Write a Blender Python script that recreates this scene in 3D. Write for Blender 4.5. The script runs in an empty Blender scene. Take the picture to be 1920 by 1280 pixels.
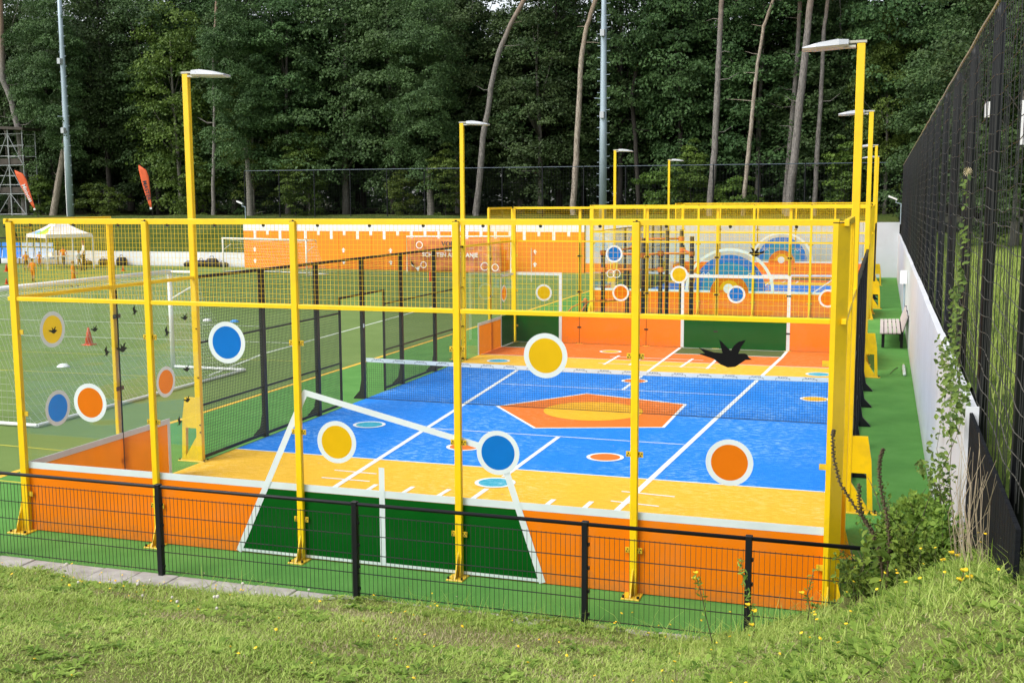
import bpy, bmesh, math, random
import numpy as np
from mathutils import Vector, Matrix
random.seed(7)
RNG = np.random.default_rng(11)
R = math.radians
sc = bpy.context.scene
COL = sc.collection

# ------------------------------------------------------------------ camera
CAM = Vector((10.4657, -11.4667, 4.2314))
YAW, PITCH, ROLL = 0.318345, 0.125091, -0.0048253
fw = Vector((-math.sin(YAW)*math.cos(PITCH), math.cos(YAW)*math.cos(PITCH), -math.sin(PITCH)))
rt = Vector((math.cos(YAW), math.sin(YAW), 0)); up = rt.cross(fw)
rt2 = rt*math.cos(ROLL) + up*math.sin(ROLL); up2 = up*math.cos(ROLL) - rt*math.sin(ROLL)
cd = bpy.data.cameras.new('camera'); cam = bpy.data.objects.new('camera', cd); COL.objects.link(cam)
M = Matrix((rt2, up2, -fw)).transposed().to_4x4(); M.translation = CAM
cam.matrix_world = M
cd.sensor_width = 36; cd.lens = 2105.46/1920*36; cd.clip_end = 3000; cd.clip_start = 0.05
sc.camera = cam

# ------------------------------------------------------------------ light
SUN_ELEV, SUN_AZ = R(48), R(221)      # azimuth measured clockwise from +Y: sun stands behind the camera to its left
w = bpy.data.worlds.new('World'); sc.world = w; w.use_nodes = True
nt = w.node_tree; nt.nodes.clear()
sky = nt.nodes.new('ShaderNodeTexSky'); sky.sky_type = 'NISHITA'; sky.sun_disc = False
sky.sun_elevation = SUN_ELEV; sky.sun_rotation = SUN_AZ; sky.dust_density = 2.5; sky.air_density = 1.0
hsv = nt.nodes.new('ShaderNodeHueSaturation'); hsv.inputs['Saturation'].default_value = 0.28   # thin bright cloud cover
hsv.inputs['Value'].default_value = 1.25
bg = nt.nodes.new('ShaderNodeBackground'); bg.inputs['Strength'].default_value = 0.15
wo = nt.nodes.new('ShaderNodeOutputWorld')
nt.links.new(sky.outputs[0], hsv.inputs['Color']); nt.links.new(hsv.outputs[0], bg.inputs['Color']); nt.links.new(bg.outputs[0], wo.inputs['Surface'])
sd = bpy.data.lights.new('sun', 'SUN'); sun = bpy.data.objects.new('sun', sd); COL.objects.link(sun)
sd.energy = 1.5; sd.angle = R(28); sd.color = (1.0, 0.985, 0.965)
sv = Vector((math.sin(SUN_AZ)*math.cos(SUN_ELEV), math.cos(SUN_AZ)*math.cos(SUN_ELEV), math.sin(SUN_ELEV)))
sun.rotation_euler = sv.to_track_quat('Z', 'Y').to_euler()
vs = sc.view_settings; vs.view_transform = 'Standard'; vs.look = 'None'; vs.gamma = 1; vs.exposure = 0.50; vs.use_curve_mapping = False
sc.cycles.max_bounces = 8; sc.cycles.transparent_max_bounces = 40; sc.cycles.glossy_bounces = 3
sc.cycles.diffuse_bounces = 3; sc.cycles.caustics_reflective = False; sc.cycles.caustics_refractive = False
sc.cycles.use_denoising = True

# ------------------------------------------------------------------ materials
def new_mat(name):
    m = bpy.data.materials.new(name); m.use_nodes = True
    nt = m.node_tree; return m, nt, nt.nodes['Principled BSDF']
def mat(name, col, rough=0.5, metal=0.0, var=0.08, vscale=3.0, bump=0.0, bscale=60.0, spec=0.5, dirt=None, dscale=1.2, damt=0.0, splash=0.0):
    m, nt, b = new_mat(name)
    tc = nt.nodes.new('ShaderNodeTexCoord')
    n1 = nt.nodes.new('ShaderNodeTexNoise'); n1.inputs['Scale'].default_value = vscale; n1.inputs['Detail'].default_value = 6
    nt.links.new(tc.outputs['Object'], n1.inputs['Vector'])
    rp = nt.nodes.new('ShaderNodeValToRGB')
    rp.color_ramp.elements[0].position = .3; rp.color_ramp.elements[1].position = .7
    rp.color_ramp.elements[0].color = (*[max(0, c*(1-var)) for c in col], 1); rp.color_ramp.elements[1].color = (*[min(1, c*(1+var)) for c in col], 1)
    nt.links.new(n1.outputs['Fac'], rp.inputs['Fac'])
    out = rp.outputs['Color']
    if dirt:
        n2 = nt.nodes.new('ShaderNodeTexNoise'); n2.inputs['Scale'].default_value = dscale; n2.inputs['Detail'].default_value = 8; n2.inputs['Roughness'].default_value = .7
        nt.links.new(tc.outputs['Object'], n2.inputs['Vector'])
        r2 = nt.nodes.new('ShaderNodeValToRGB'); r2.color_ramp.elements[0].position = .5; r2.color_ramp.elements[1].position = .72
        r2.color_ramp.elements[0].color = (0, 0, 0, 1); r2.color_ramp.elements[1].color = (damt, damt, damt, 1)
        nt.links.new(n2.outputs['Fac'], r2.inputs['Fac'])
        mx = nt.nodes.new('ShaderNodeMixRGB'); mx.inputs['Color2'].default_value = (*dirt, 1)
        nt.links.new(r2.outputs['Color'], mx.inputs['Fac']); nt.links.new(out, mx.inputs['Color1']); out = mx.outputs['Color']
    if splash:
        sx = nt.nodes.new('ShaderNodeSeparateXYZ'); nt.links.new(tc.outputs['Object'], sx.inputs[0])
        n4 = nt.nodes.new('ShaderNodeTexNoise'); n4.inputs['Scale'].default_value = 14; n4.inputs['Detail'].default_value = 6; nt.links.new(tc.outputs['Object'], n4.inputs['Vector'])
        ma = nt.nodes.new('ShaderNodeMath'); ma.operation = 'MULTIPLY_ADD'; ma.inputs[1].default_value = -1.6; nt.links.new(sx.outputs['Z'], ma.inputs[0]); nt.links.new(n4.outputs['Fac'], ma.inputs[2])
        r4 = nt.nodes.new('ShaderNodeMapRange'); r4.inputs['From Min'].default_value = .12; r4.inputs['From Max'].default_value = .62; r4.inputs['To Max'].default_value = splash; nt.links.new(ma.outputs[0], r4.inputs['Value'])
        m4 = nt.nodes.new('ShaderNodeMixRGB'); m4.inputs['Color2'].default_value = (.20, .15, .08, 1); nt.links.new(r4.outputs[0], m4.inputs['Fac']); nt.links.new(out, m4.inputs['Color1']); out = m4.outputs['Color']
    nt.links.new(out, b.inputs['Base Color'])
    b.inputs['Roughness'].default_value = rough; b.inputs['Metallic'].default_value = metal; b.inputs['Specular IOR Level'].default_value = spec
    if bump:
        n3 = nt.nodes.new('ShaderNodeTexNoise'); n3.inputs['Scale'].default_value = bscale; n3.inputs['Detail'].default_value = 4
        nt.links.new(tc.outputs['Object'], n3.inputs['Vector'])
        bp = nt.nodes.new('ShaderNodeBump'); bp.inputs['Strength'].default_value = bump; bp.inputs['Distance'].default_value = .02
        nt.links.new(n3.outputs['Fac'], bp.inputs['Height']); nt.links.new(bp.outputs['Normal'], b.inputs['Normal'])
    return m
def floor_mat(name, col, sand=(.55, .6, .62), amt=.6, rough=.85):
    """acrylic court turf with sand brushed into streaky patches"""
    m, nt, b = new_mat(name)
    tc = nt.nodes.new('ShaderNodeTexCoord')
    mp = nt.nodes.new('ShaderNodeMapping'); mp.inputs['Scale'].default_value = (5, 13, 5); nt.links.new(tc.outputs['Object'], mp.inputs['Vector'])
    fine = nt.nodes.new('ShaderNodeTexNoise'); fine.inputs['Scale'].default_value = 1.3; fine.inputs['Detail'].default_value = 7; fine.inputs['Roughness'].default_value = .72; fine.inputs['Distortion'].default_value = .6
    nt.links.new(mp.outputs['Vector'], fine.inputs['Vector'])
    big = nt.nodes.new('ShaderNodeTexNoise'); big.inputs['Scale'].default_value = .42; big.inputs['Detail'].default_value = 4
    nt.links.new(tc.outputs['Object'], big.inputs['Vector'])
    r1 = nt.nodes.new('ShaderNodeValToRGB'); r1.color_ramp.elements[0].position = .50; r1.color_ramp.elements[1].position = .62
    nt.links.new(fine.outputs['Fac'], r1.inputs['Fac'])
    r2 = nt.nodes.new('ShaderNodeValToRGB'); r2.color_ramp.elements[0].position = .40; r2.color_ramp.elements[1].position = .60
    r2.color_ramp.elements[0].color = (.12, .12, .12, 1)
    nt.links.new(big.outputs['Fac'], r2.inputs['Fac'])
    mu = nt.nodes.new('ShaderNodeMath'); mu.operation = 'MULTIPLY'; nt.links.new(r1.outputs['Color'], mu.inputs[0]); nt.links.new(r2.outputs['Color'], mu.inputs[1])
    m2 = nt.nodes.new('ShaderNodeMath'); m2.operation = 'MULTIPLY'; m2.inputs[1].default_value = amt; nt.links.new(mu.outputs[0], m2.inputs[0])
    v = nt.nodes.new('ShaderNodeValToRGB'); v.color_ramp.elements[0].color = (*[c*.86 for c in col], 1); v.color_ramp.elements[1].color = (*[min(1, c*1.14) for c in col], 1)
    v.color_ramp.elements[0].position = .3; v.color_ramp.elements[1].position = .7
    nt.links.new(fine.outputs['Fac'], v.inputs['Fac'])
    mx = nt.nodes.new('ShaderNodeMixRGB'); mx.inputs['Color2'].default_value = (*sand, 1)
    nt.links.new(m2.outputs[0], mx.inputs['Fac']); nt.links.new(v.outputs['Color'], mx.inputs['Color1']); nt.links.new(mx.outputs['Color'], b.inputs['Base Color'])
    b.inputs['Roughness'].default_value = rough; b.inputs['Specular IOR Level'].default_value = .2
    nb = nt.nodes.new('ShaderNodeTexNoise'); nb.inputs['Scale'].default_value = 160; nt.links.new(tc.outputs['Object'], nb.inputs['Vector'])
    bp = nt.nodes.new('ShaderNodeBump'); bp.inputs['Strength'].default_value = .35; bp.inputs['Distance'].default_value = .01
    nt.links.new(nb.outputs['Fac'], bp.inputs['Height']); nt.links.new(bp.outputs['Normal'], b.inputs['Normal'])
    return m
def ground_mat(name, cols, scale=1.0, fine=40, rough=.95, bump=.6, bdist=.03, stops=(.32, .5, .68)):
    m, nt, b = new_mat(name)
    tc = nt.nodes.new('ShaderNodeTexCoord')
    a = nt.nodes.new('ShaderNodeTexNoise'); a.inputs['Scale'].default_value = scale; a.inputs['Detail'].default_value = 8; a.inputs['Roughness'].default_value = .65
    f = nt.nodes.new('ShaderNodeTexNoise'); f.inputs['Scale'].default_value = fine; f.inputs['Detail'].default_value = 5; f.inputs['Roughness'].default_value = .7
    nt.links.new(tc.outputs['Object'], a.inputs['Vector']); nt.links.new(tc.outputs['Object'], f.inputs['Vector'])
    mx0 = nt.nodes.new('ShaderNodeMath'); mx0.operation = 'MULTIPLY_ADD'; mx0.inputs[1].default_value = .45
    ad = nt.nodes.new('ShaderNodeMath'); ad.operation = 'MULTIPLY'; ad.inputs[1].default_value = .55
    nt.links.new(a.outputs['Fac'], ad.inputs[0]); nt.links.new(f.outputs['Fac'], mx0.inputs[0]); nt.links.new(ad.outputs[0], mx0.inputs[2])
    rp = nt.nodes.new('ShaderNodeValToRGB'); el = rp.color_ramp.elements
    el[0].position = stops[0]; el[0].color = (*cols[0], 1); el[1].position = stops[2]; el[1].color = (*cols[2], 1)
    e = el.new(stops[1]); e.color = (*cols[1], 1)
    nt.links.new(mx0.outputs[0], rp.inputs['Fac']); nt.links.new(rp.outputs['Color'], b.inputs['Base Color'])
    bp = nt.nodes.new('ShaderNodeBump'); bp.inputs['Strength'].default_value = bump; bp.inputs['Distance'].default_value = bdist
    nt.links.new(f.outputs['Fac'], bp.inputs['Height']); nt.links.new(bp.outputs['Normal'], b.inputs['Normal'])
    b.inputs['Roughness'].default_value = rough; b.inputs['Specular IOR Level'].default_value = .15
    return m
def glass_mat(name, tint=(.975, .988, .982), film=.018):
    m, nt, b = new_mat(name); nt.nodes.remove(b)
    out = nt.nodes['Material Output']
    t = nt.nodes.new('ShaderNodeBsdfTransparent'); t.inputs['Color'].default_value = (*tint, 1)
    g = nt.nodes.new('ShaderNodeBsdfGlossy'); g.inputs['Roughness'].default_value = .015
    d = nt.nodes.new('ShaderNodeBsdfDiffuse'); d.inputs['Color'].default_value = (.75, .8, .8, 1)
    fr = nt.nodes.new('ShaderNodeFresnel'); fr.inputs['IOR'].default_value = 1.5
    m1 = nt.nodes.new('ShaderNodeMixShader'); m2 = nt.nodes.new('ShaderNodeMixShader')
    tc = nt.nodes.new('ShaderNodeTexCoord'); n = nt.nodes.new('ShaderNodeTexNoise'); n.inputs['Scale'].default_value = 1.3; n.inputs['Detail'].default_value = 3
    nt.links.new(tc.outputs['Object'], n.inputs['Vector'])
    mu = nt.nodes.new('ShaderNodeMath'); mu.operation = 'MULTIPLY'; mu.inputs[1].default_value = film; nt.links.new(n.outputs['Fac'], mu.inputs[0])
    nt.links.new(mu.outputs[0], m2.inputs['Fac']); nt.links.new(t.outputs[0], m2.inputs[1]); nt.links.new(d.outputs[0], m2.inputs[2])
    geo = nt.nodes.new('ShaderNodeNewGeometry'); inv = nt.nodes.new('ShaderNodeMath'); inv.operation = 'SUBTRACT'; inv.inputs[0].default_value = 1
    nt.links.new(geo.outputs['Backfacing'], inv.inputs[1]); mf = nt.nodes.new('ShaderNodeMath'); mf.operation = 'MULTIPLY'
    nt.links.new(fr.outputs[0], mf.inputs[0]); nt.links.new(inv.outputs[0], mf.inputs[1])
    nt.links.new(mf.outputs[0], m1.inputs['Fac']); nt.links.new(m2.outputs[0], m1.inputs[1]); nt.links.new(g.outputs[0], m1.inputs[2])
    nt.links.new(m1.outputs[0], out.inputs['Surface'])
    return m
def leaf_mat(name, dark, light, trans=.25, rough=.55, objvar=.25):
    """leaf colour runs from dark to light with each leaf's own tint, shifted a little from plant to plant"""
    m, nt, b = new_mat(name); out = nt.nodes['Material Output']
    at = nt.nodes.new('ShaderNodeAttribute'); at.attribute_name = 'tint'
    oi = nt.nodes.new('ShaderNodeObjectInfo')
    mx = nt.nodes.new('ShaderNodeMixRGB'); mx.inputs['Color1'].default_value = (*dark, 1); mx.inputs['Color2'].default_value = (*light, 1)
    nt.links.new(at.outputs['Fac'], mx.inputs['Fac'])
    hs = nt.nodes.new('ShaderNodeHueSaturation')
    mr = nt.nodes.new('ShaderNodeMapRange'); mr.inputs['To Min'].default_value = 1-objvar; mr.inputs['To Max'].default_value = 1+objvar
    mh = nt.nodes.new('ShaderNodeMapRange'); mh.inputs['To Min'].default_value = .485; mh.inputs['To Max'].default_value = .515
    nt.links.new(oi.outputs['Random'], mr.inputs['Value']); nt.links.new(oi.outputs['Random'], mh.inputs['Value'])
    nt.links.new(mr.outputs[0], hs.inputs['Value']); nt.links.new(mh.outputs[0], hs.inputs['Hue']); nt.links.new(mx.outputs[0], hs.inputs['Color'])
    nt.links.new(hs.outputs[0], b.inputs['Base Color']); b.inputs['Roughness'].default_value = rough; b.inputs['Specular IOR Level'].default_value = .22
    tr = nt.nodes.new('ShaderNodeBsdfTranslucent'); nt.links.new(hs.outputs[0], tr.inputs['Color'])
    ms = nt.nodes.new('ShaderNodeMixShader'); ms.inputs['Fac'].default_value = trans
    nt.links.new(b.outputs[0], ms.inputs[1]); nt.links.new(tr.outputs[0], ms.inputs[2]); nt.links.new(ms.outputs[0], out.inputs['Surface'])
    return m
def film_mat(name, col, rough=.35, trans=.4, spec=.35, var=.05):
    """printed film or screen-printed glass: some of the daylight behind shines through"""
    m = mat(name, col, rough, var=var, spec=spec); nt = m.node_tree; b = nt.nodes['Principled BSDF']; out = nt.nodes['Material Output']
    tr = nt.nodes.new('ShaderNodeBsdfTranslucent'); nt.links.new(b.inputs['Base Color'].links[0].from_socket, tr.inputs['Color'])
    ms = nt.nodes.new('ShaderNodeMixShader'); ms.inputs['Fac'].default_value = trans
    nt.links.new(b.outputs[0], ms.inputs[1]); nt.links.new(tr.outputs[0], ms.inputs[2]); nt.links.new(ms.outputs[0], out.inputs['Surface']); return m
def bark_mat(name, lo, hi, top=None, zsplit=(9, 15)):
    m, nt, b = new_mat(name)
    tc = nt.nodes.new('ShaderNodeTexCoord'); mp = nt.nodes.new('ShaderNodeMapping'); mp.inputs['Scale'].default_value = (9, 9, 2.2)
    nt.links.new(tc.outputs['Object'], mp.inputs['Vector'])
    n = nt.nodes.new('ShaderNodeTexNoise'); n.inputs['Scale'].default_value = 1.6; n.inputs['Detail'].default_value = 8; n.inputs['Roughness'].default_value = .7
    nt.links.new(mp.outputs['Vector'], n.inputs['Vector'])
    rp = nt.nodes.new('ShaderNodeValToRGB'); rp.color_ramp.elements[0].position = .35; rp.color_ramp.elements[1].position = .65
    rp.color_ramp.elements[0].color = (*lo, 1); rp.color_ramp.elements[1].color = (*hi, 1)
    nt.links.new(n.outputs['Fac'], rp.inputs['Fac']); out = rp.outputs['Color']
    if top:
        sx = nt.nodes.new('ShaderNodeSeparateXYZ'); nt.links.new(tc.outputs['Object'], sx.inputs[0])
        mr = nt.nodes.new('ShaderNodeMapRange'); mr.inputs['From Min'].default_value = zsplit[0]; mr.inputs['From Max'].default_value = zsplit[1]
        nt.links.new(sx.outputs['Z'], mr.inputs['Value'])
        mx = nt.nodes.new('ShaderNodeMixRGB'); mx.inputs['Color2'].default_value = (*top, 1)
        nt.links.new(mr.outputs[0], mx.inputs['Fac']); nt.links.new(out, mx.inputs['Color1']); out = mx.outputs['Color']
    nt.links.new(out, b.inputs['Base Color']); b.inputs['Roughness'].default_value = .9
    bp = nt.nodes.new('ShaderNodeBump'); bp.inputs['Strength'].default_value = .8; bp.inputs['Distance'].default_value = .04
    nt.links.new(n.outputs['Fac'], bp.inputs['Height']); nt.links.new(bp.outputs['Normal'], b.inputs['Normal'])
    return m
MT = {}
MT['yellow'] = mat('yellow powder coat', (.86, .565, .003), .36, var=.06, vscale=1.5, dirt=(.46, .29, .03), damt=.4, dscale=2.5, splash=.35)
MT['black'] = mat('black powder coat', (.007, .008, .010), .45, var=.2, spec=.3)
MT['blackwire'] = mat('black coated wire', (.012, .016, .016), .5, var=.2)
MT['greenwire'] = mat('dark green black wire', (.008, .014, .012), .5, var=.2)
MT['bolt'] = mat('dark steel bolt', (.03, .025, .02), .45, metal=.5)
MT['orange'] = mat('orange printed board', (.80, .19, .003), .22, var=.05, vscale=.6, dirt=(.62, .22, .06), damt=.35, dscale=2.2, bump=.05, bscale=2, splash=.4)
MT['green'] = film_mat('green printed board', (.003, .118, .011), .2, .35)
MT['film_white'] = film_mat('white vinyl film', (.70, .77, .76), trans=.15)
MT['film_orange'] = film_mat('orange vinyl film', (.86, .215, .004), trans=.42)
MT['film_amber'] = film_mat('amber vinyl film', (.88, .56, .005), trans=.42)
MT['film_blue'] = film_mat('blue vinyl film', (.003, .20, .68), trans=.42)
MT['film_teal'] = film_mat('teal vinyl film', (.012, .34, .56), trans=.42)
MT['film_black'] = mat('black vinyl film', (.003, .003, .0035), .6, var=.1, spec=.15)
MT['glass'] = glass_mat('safety glass', film=.012)
MT['orange_glass'] = film_mat('orange printed glass', (.88, .22, .003), .2, .5)
MT['f_blue'] = floor_mat('blue court turf', (.002, .205, .74), sand=(.32, .56, .84), amt=.7)
MT['f_yellow'] = floor_mat('yellow court turf', (.84, .46, .03), sand=(.84, .62, .26), amt=.55)
MT['f_orange'] = floor_mat('orange court turf', (.76, .165, .014), sand=(.72, .34, .18), amt=.45)
MT['f_amber'] = floor_mat('amber court turf', (.84, .42, .012), sand=(.8, .55, .2), amt=.3)
MT['f_olive'] = floor_mat('olive court turf', (.09, .12, .03), sand=(.3, .2, .1), amt=.4)
MT['f_teal'] = floor_mat('teal court turf', (.03, .36, .50), sand=(.5, .7, .75), amt=.6)
MT['f_white'] = floor_mat('white court line', (.78, .80, .78), sand=(.6, .65, .7), amt=.35)
MT['surround'] = ground_mat('green surround turf', [(.07, .215, .045), (.10, .275, .058), (.135, .325, .08)], 1.2, 120, bump=.5, bdist=.015)
MT['pitch'] = ground_mat('football turf', [(.115, .18, .045), (.15, .225, .06), (.20, .275, .085)], .25, 60, bump=.6, bdist=.02)
MT['stripe'] = mat('yellow line turf', (.80, .46, .03), .9, var=.1, bump=.4, bscale=120)
MT['pitchline'] = mat('white line turf', (.55, .60, .48), .9, var=.12, bump=.4, bscale=120)
MT['pitchyellow'] = mat('thin yellow line turf', (.48, .46, .05), .9, var=.12)
MT['lawn'] = ground_mat('lawn soil', [(.16, .175, .05), (.25, .265, .08), (.37, .35, .17)], 1.4, 45, bump=1, bdist=.05)
MT['berm'] = ground_mat('rough bank grass', [(.045, .075, .015), (.085, .125, .025), (.18, .19, .06)], .5, 9, bump=1, bdist=.2)
MT['meadow'] = ground_mat('long meadow grass', [(.06, .11, .018), (.13, .20, .035), (.24, .28, .07)], .6, 14, bump=1, bdist=.15)
MT['litter'] = ground_mat('forest floor', [(.02, .018, .01), (.035, .035, .015), (.05, .06, .02)], .5, 10, bump=1, bdist=.1)
MT['slab'] = mat('concrete slab', (.40, .38, .35), .9, var=.18, vscale=5, bump=.5, bscale=90, dirt=(.16, .13, .09), damt=.6, dscale=3)
MT['whitewall'] = mat('off white wall panel', (.72, .735, .765), .5, var=.05, vscale=.8, dirt=(.42, .41, .38), damt=.5, dscale=1.6, splash=.5)
MT['wallgrey'] = mat('pale grey wall panel', (.58, .60, .62), .5, var=.05, vscale=.7, dirt=(.45, .44, .42), damt=.4, dscale=.9)
MT['wallorange'] = mat('bright orange wall panel', (.86, .24, .004), .45, var=.05, vscale=.6)
MT['wallwhite'] = mat('white wall paint', (.80, .80, .78), .5, var=.04)
MT['blackboard'] = mat('black timber board', (.006, .007, .009), .8, spec=.12, var=.3, vscale=6, bump=.4, bscale=30)
MT['netcord'] = mat('black net cord', (.010, .011, .010), .7, var=.3)
MT['wirecord'] = mat('twisted wire cord', (.065, .06, .045), .6, var=.5, vscale=30)
MT['whitecord'] = mat('white goal net cord', (.66, .68, .60), .7, var=.1)
MT['whitepaint'] = mat('white painted metal', (.78, .78, .76), .4, var=.05)
MT['lampgrey'] = mat('pale grey lamp housing', (.44, .46, .48), .4, var=.05)
MT['lampglass'] = mat('lamp underside', (.50, .49, .40), .3, var=.1)
MT['mast'] = mat('galvanised mast', (.34, .42, .47), .45, metal=.25, var=.1, vscale=.6)
MT['darkrail'] = mat('dark blue grey rail', (.06, .085, .11), .5, var=.15)
MT['scaf'] = mat('galvanised scaffold tube', (.35, .37, .37), .45, metal=.4, var=.15)
MT['scafdark'] = mat('weathered deck boards', (.05, .04, .03), .8, var=.3)
MT['benchslat'] = mat('pale bench slat', (.56, .48, .45), .6, var=.12, vscale=8)
MT['equip'] = mat('orange coupling', (.68, .16, .025), .45, var=.08)
MT['flagcloth'] = mat('orange flag cloth', (.72, .115, .03), .7, var=.08)
MT['bannercloth'] = mat('orange banner cloth', (.62, .18, .05), .7, var=.25, vscale=2.2, bump=.6, bscale=3)
MT['cone'] = mat('orange red cone', (.72, .08, .015), .5, var=.08)
MT['cyan'] = mat('blue marker disc', (.05, .3, .75), .5)
MT['canopywhite'] = mat('white tent cloth', (.80, .80, .80), .7, var=.05)
MT['canopyblue'] = mat('blue tent print', (.10, .38, .72), .7, var=.3, vscale=3)
MT['canopygreen'] = mat('green tent print', (.28, .55, .06), .7, var=.3, vscale=3)
MT['canopyyellow'] = mat('yellow tent print', (.75, .66, .06), .7, var=.2, vscale=3)
MT['bag'] = mat('black sports bag', (.012, .012, .013), .7, var=.2)
MT['seatblue'] = mat('blue plastic seat', (.02, .22, .70), .4)
MT['seatpale'] = mat('pale blue plastic seat', (.42, .55, .75), .4)
MT['skin'] = mat('skin', (.52, .30, .20), .5, var=.06)
MT['shirt_orange'] = mat('orange shirt', (.80, .20, .01), .8)
MT['shirt_white'] = mat('white shirt', (.75, .75, .73), .8)
MT['shirt_blue'] = mat('pale blue shirt', (.35, .52, .65), .8)
MT['cloth_dark'] = mat('dark trousers', (.02, .02, .024), .8)
MT['cloth_orange'] = mat('orange shorts', (.68, .15, .01), .8)
MT['hair_brown'] = mat('brown hair', (.05, .028, .015), .7, var=.3, vscale=20)
MT['hair_dark'] = mat('dark hair', (.015, .011, .009), .7, var=.3, vscale=20)
MT['hair_ginger'] = mat('ginger hair', (.22, .08, .025), .7, var=.3, vscale=20)
MT['pine_bark'] = bark_mat('pine bark', (.08, .072, .065), (.27, .245, .22), (.32, .20, .125), (11, 17))
MT['pale_bark'] = bark_mat('peeled pale bark', (.15, .115, .085), (.46, .40, .32), (.36, .24, .16), (10, 17))
MT['dark_bark'] = bark_mat('dark bark', (.018, .015, .012), (.055, .046, .036))
MT['grey_bark'] = bark_mat('smooth grey bark', (.13, .12, .10), (.27, .25, .21))
MT['leaf'] = leaf_mat('forest leaves', (.024, .054, .017), (.108, .180, .058), .25)
MT['leaf_light'] = leaf_mat('light green leaves', (.035, .075, .014), (.17, .25, .045), .3)  # lighter, yellower leaf green of the young trees and shrubs
MT['leaf_pine'] = leaf_mat('pine needles', (.014, .03, .013), (.045, .075, .03), .1)
MT['leaf_bush'] = leaf_mat('bush leaves', (.045, .105, .012), (.27, .39, .06), .35, objvar=.1)
MT['leaf_vine'] = leaf_mat('vine leaves', (.055, .10, .022), (.20, .29, .06), .3, objvar=.1)
MT['blade'] = leaf_mat('grass blades', (.20, .32, .03), (.62, .71, .21), .42, objvar=.02)
MT['blade_dry'] = leaf_mat('dry grass', (.28, .23, .11), (.56, .48, .30), .2, objvar=.02)
MT['weed'] = leaf_mat('weed leaves', (.08, .17, .02), (.34, .50, .09), .3, objvar=.1)
MT['petal'] = mat('yellow petals', (.85, .55, .01), .6, var=.1)
MT['petal_pale'] = mat('pale seed heads', (.62, .58, .50), .8, var=.1)
MT['petal_cream'] = mat('cream blossom', (.80, .66, .38), .7)
MT['stalk'] = mat('dry stalk', (.36, .29, .19), .8, var=.3, vscale=9)
MT['stem'] = mat('green brown stem', (.075, .07, .03), .8, var=.3, vscale=9)
MT['seedpod'] = mat('brown seed pods', (.085, .062, .03), .8, var=.3, vscale=20)
MT['text_dark'] = mat('dark print', (.03, .035, .05), .6)
MT['text_white'] = mat('white print', (.80, .80, .78), .6)
MT['plastic'] = mat('clear green bottle plastic', (.55, .66, .62), .2, var=.1)

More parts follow.
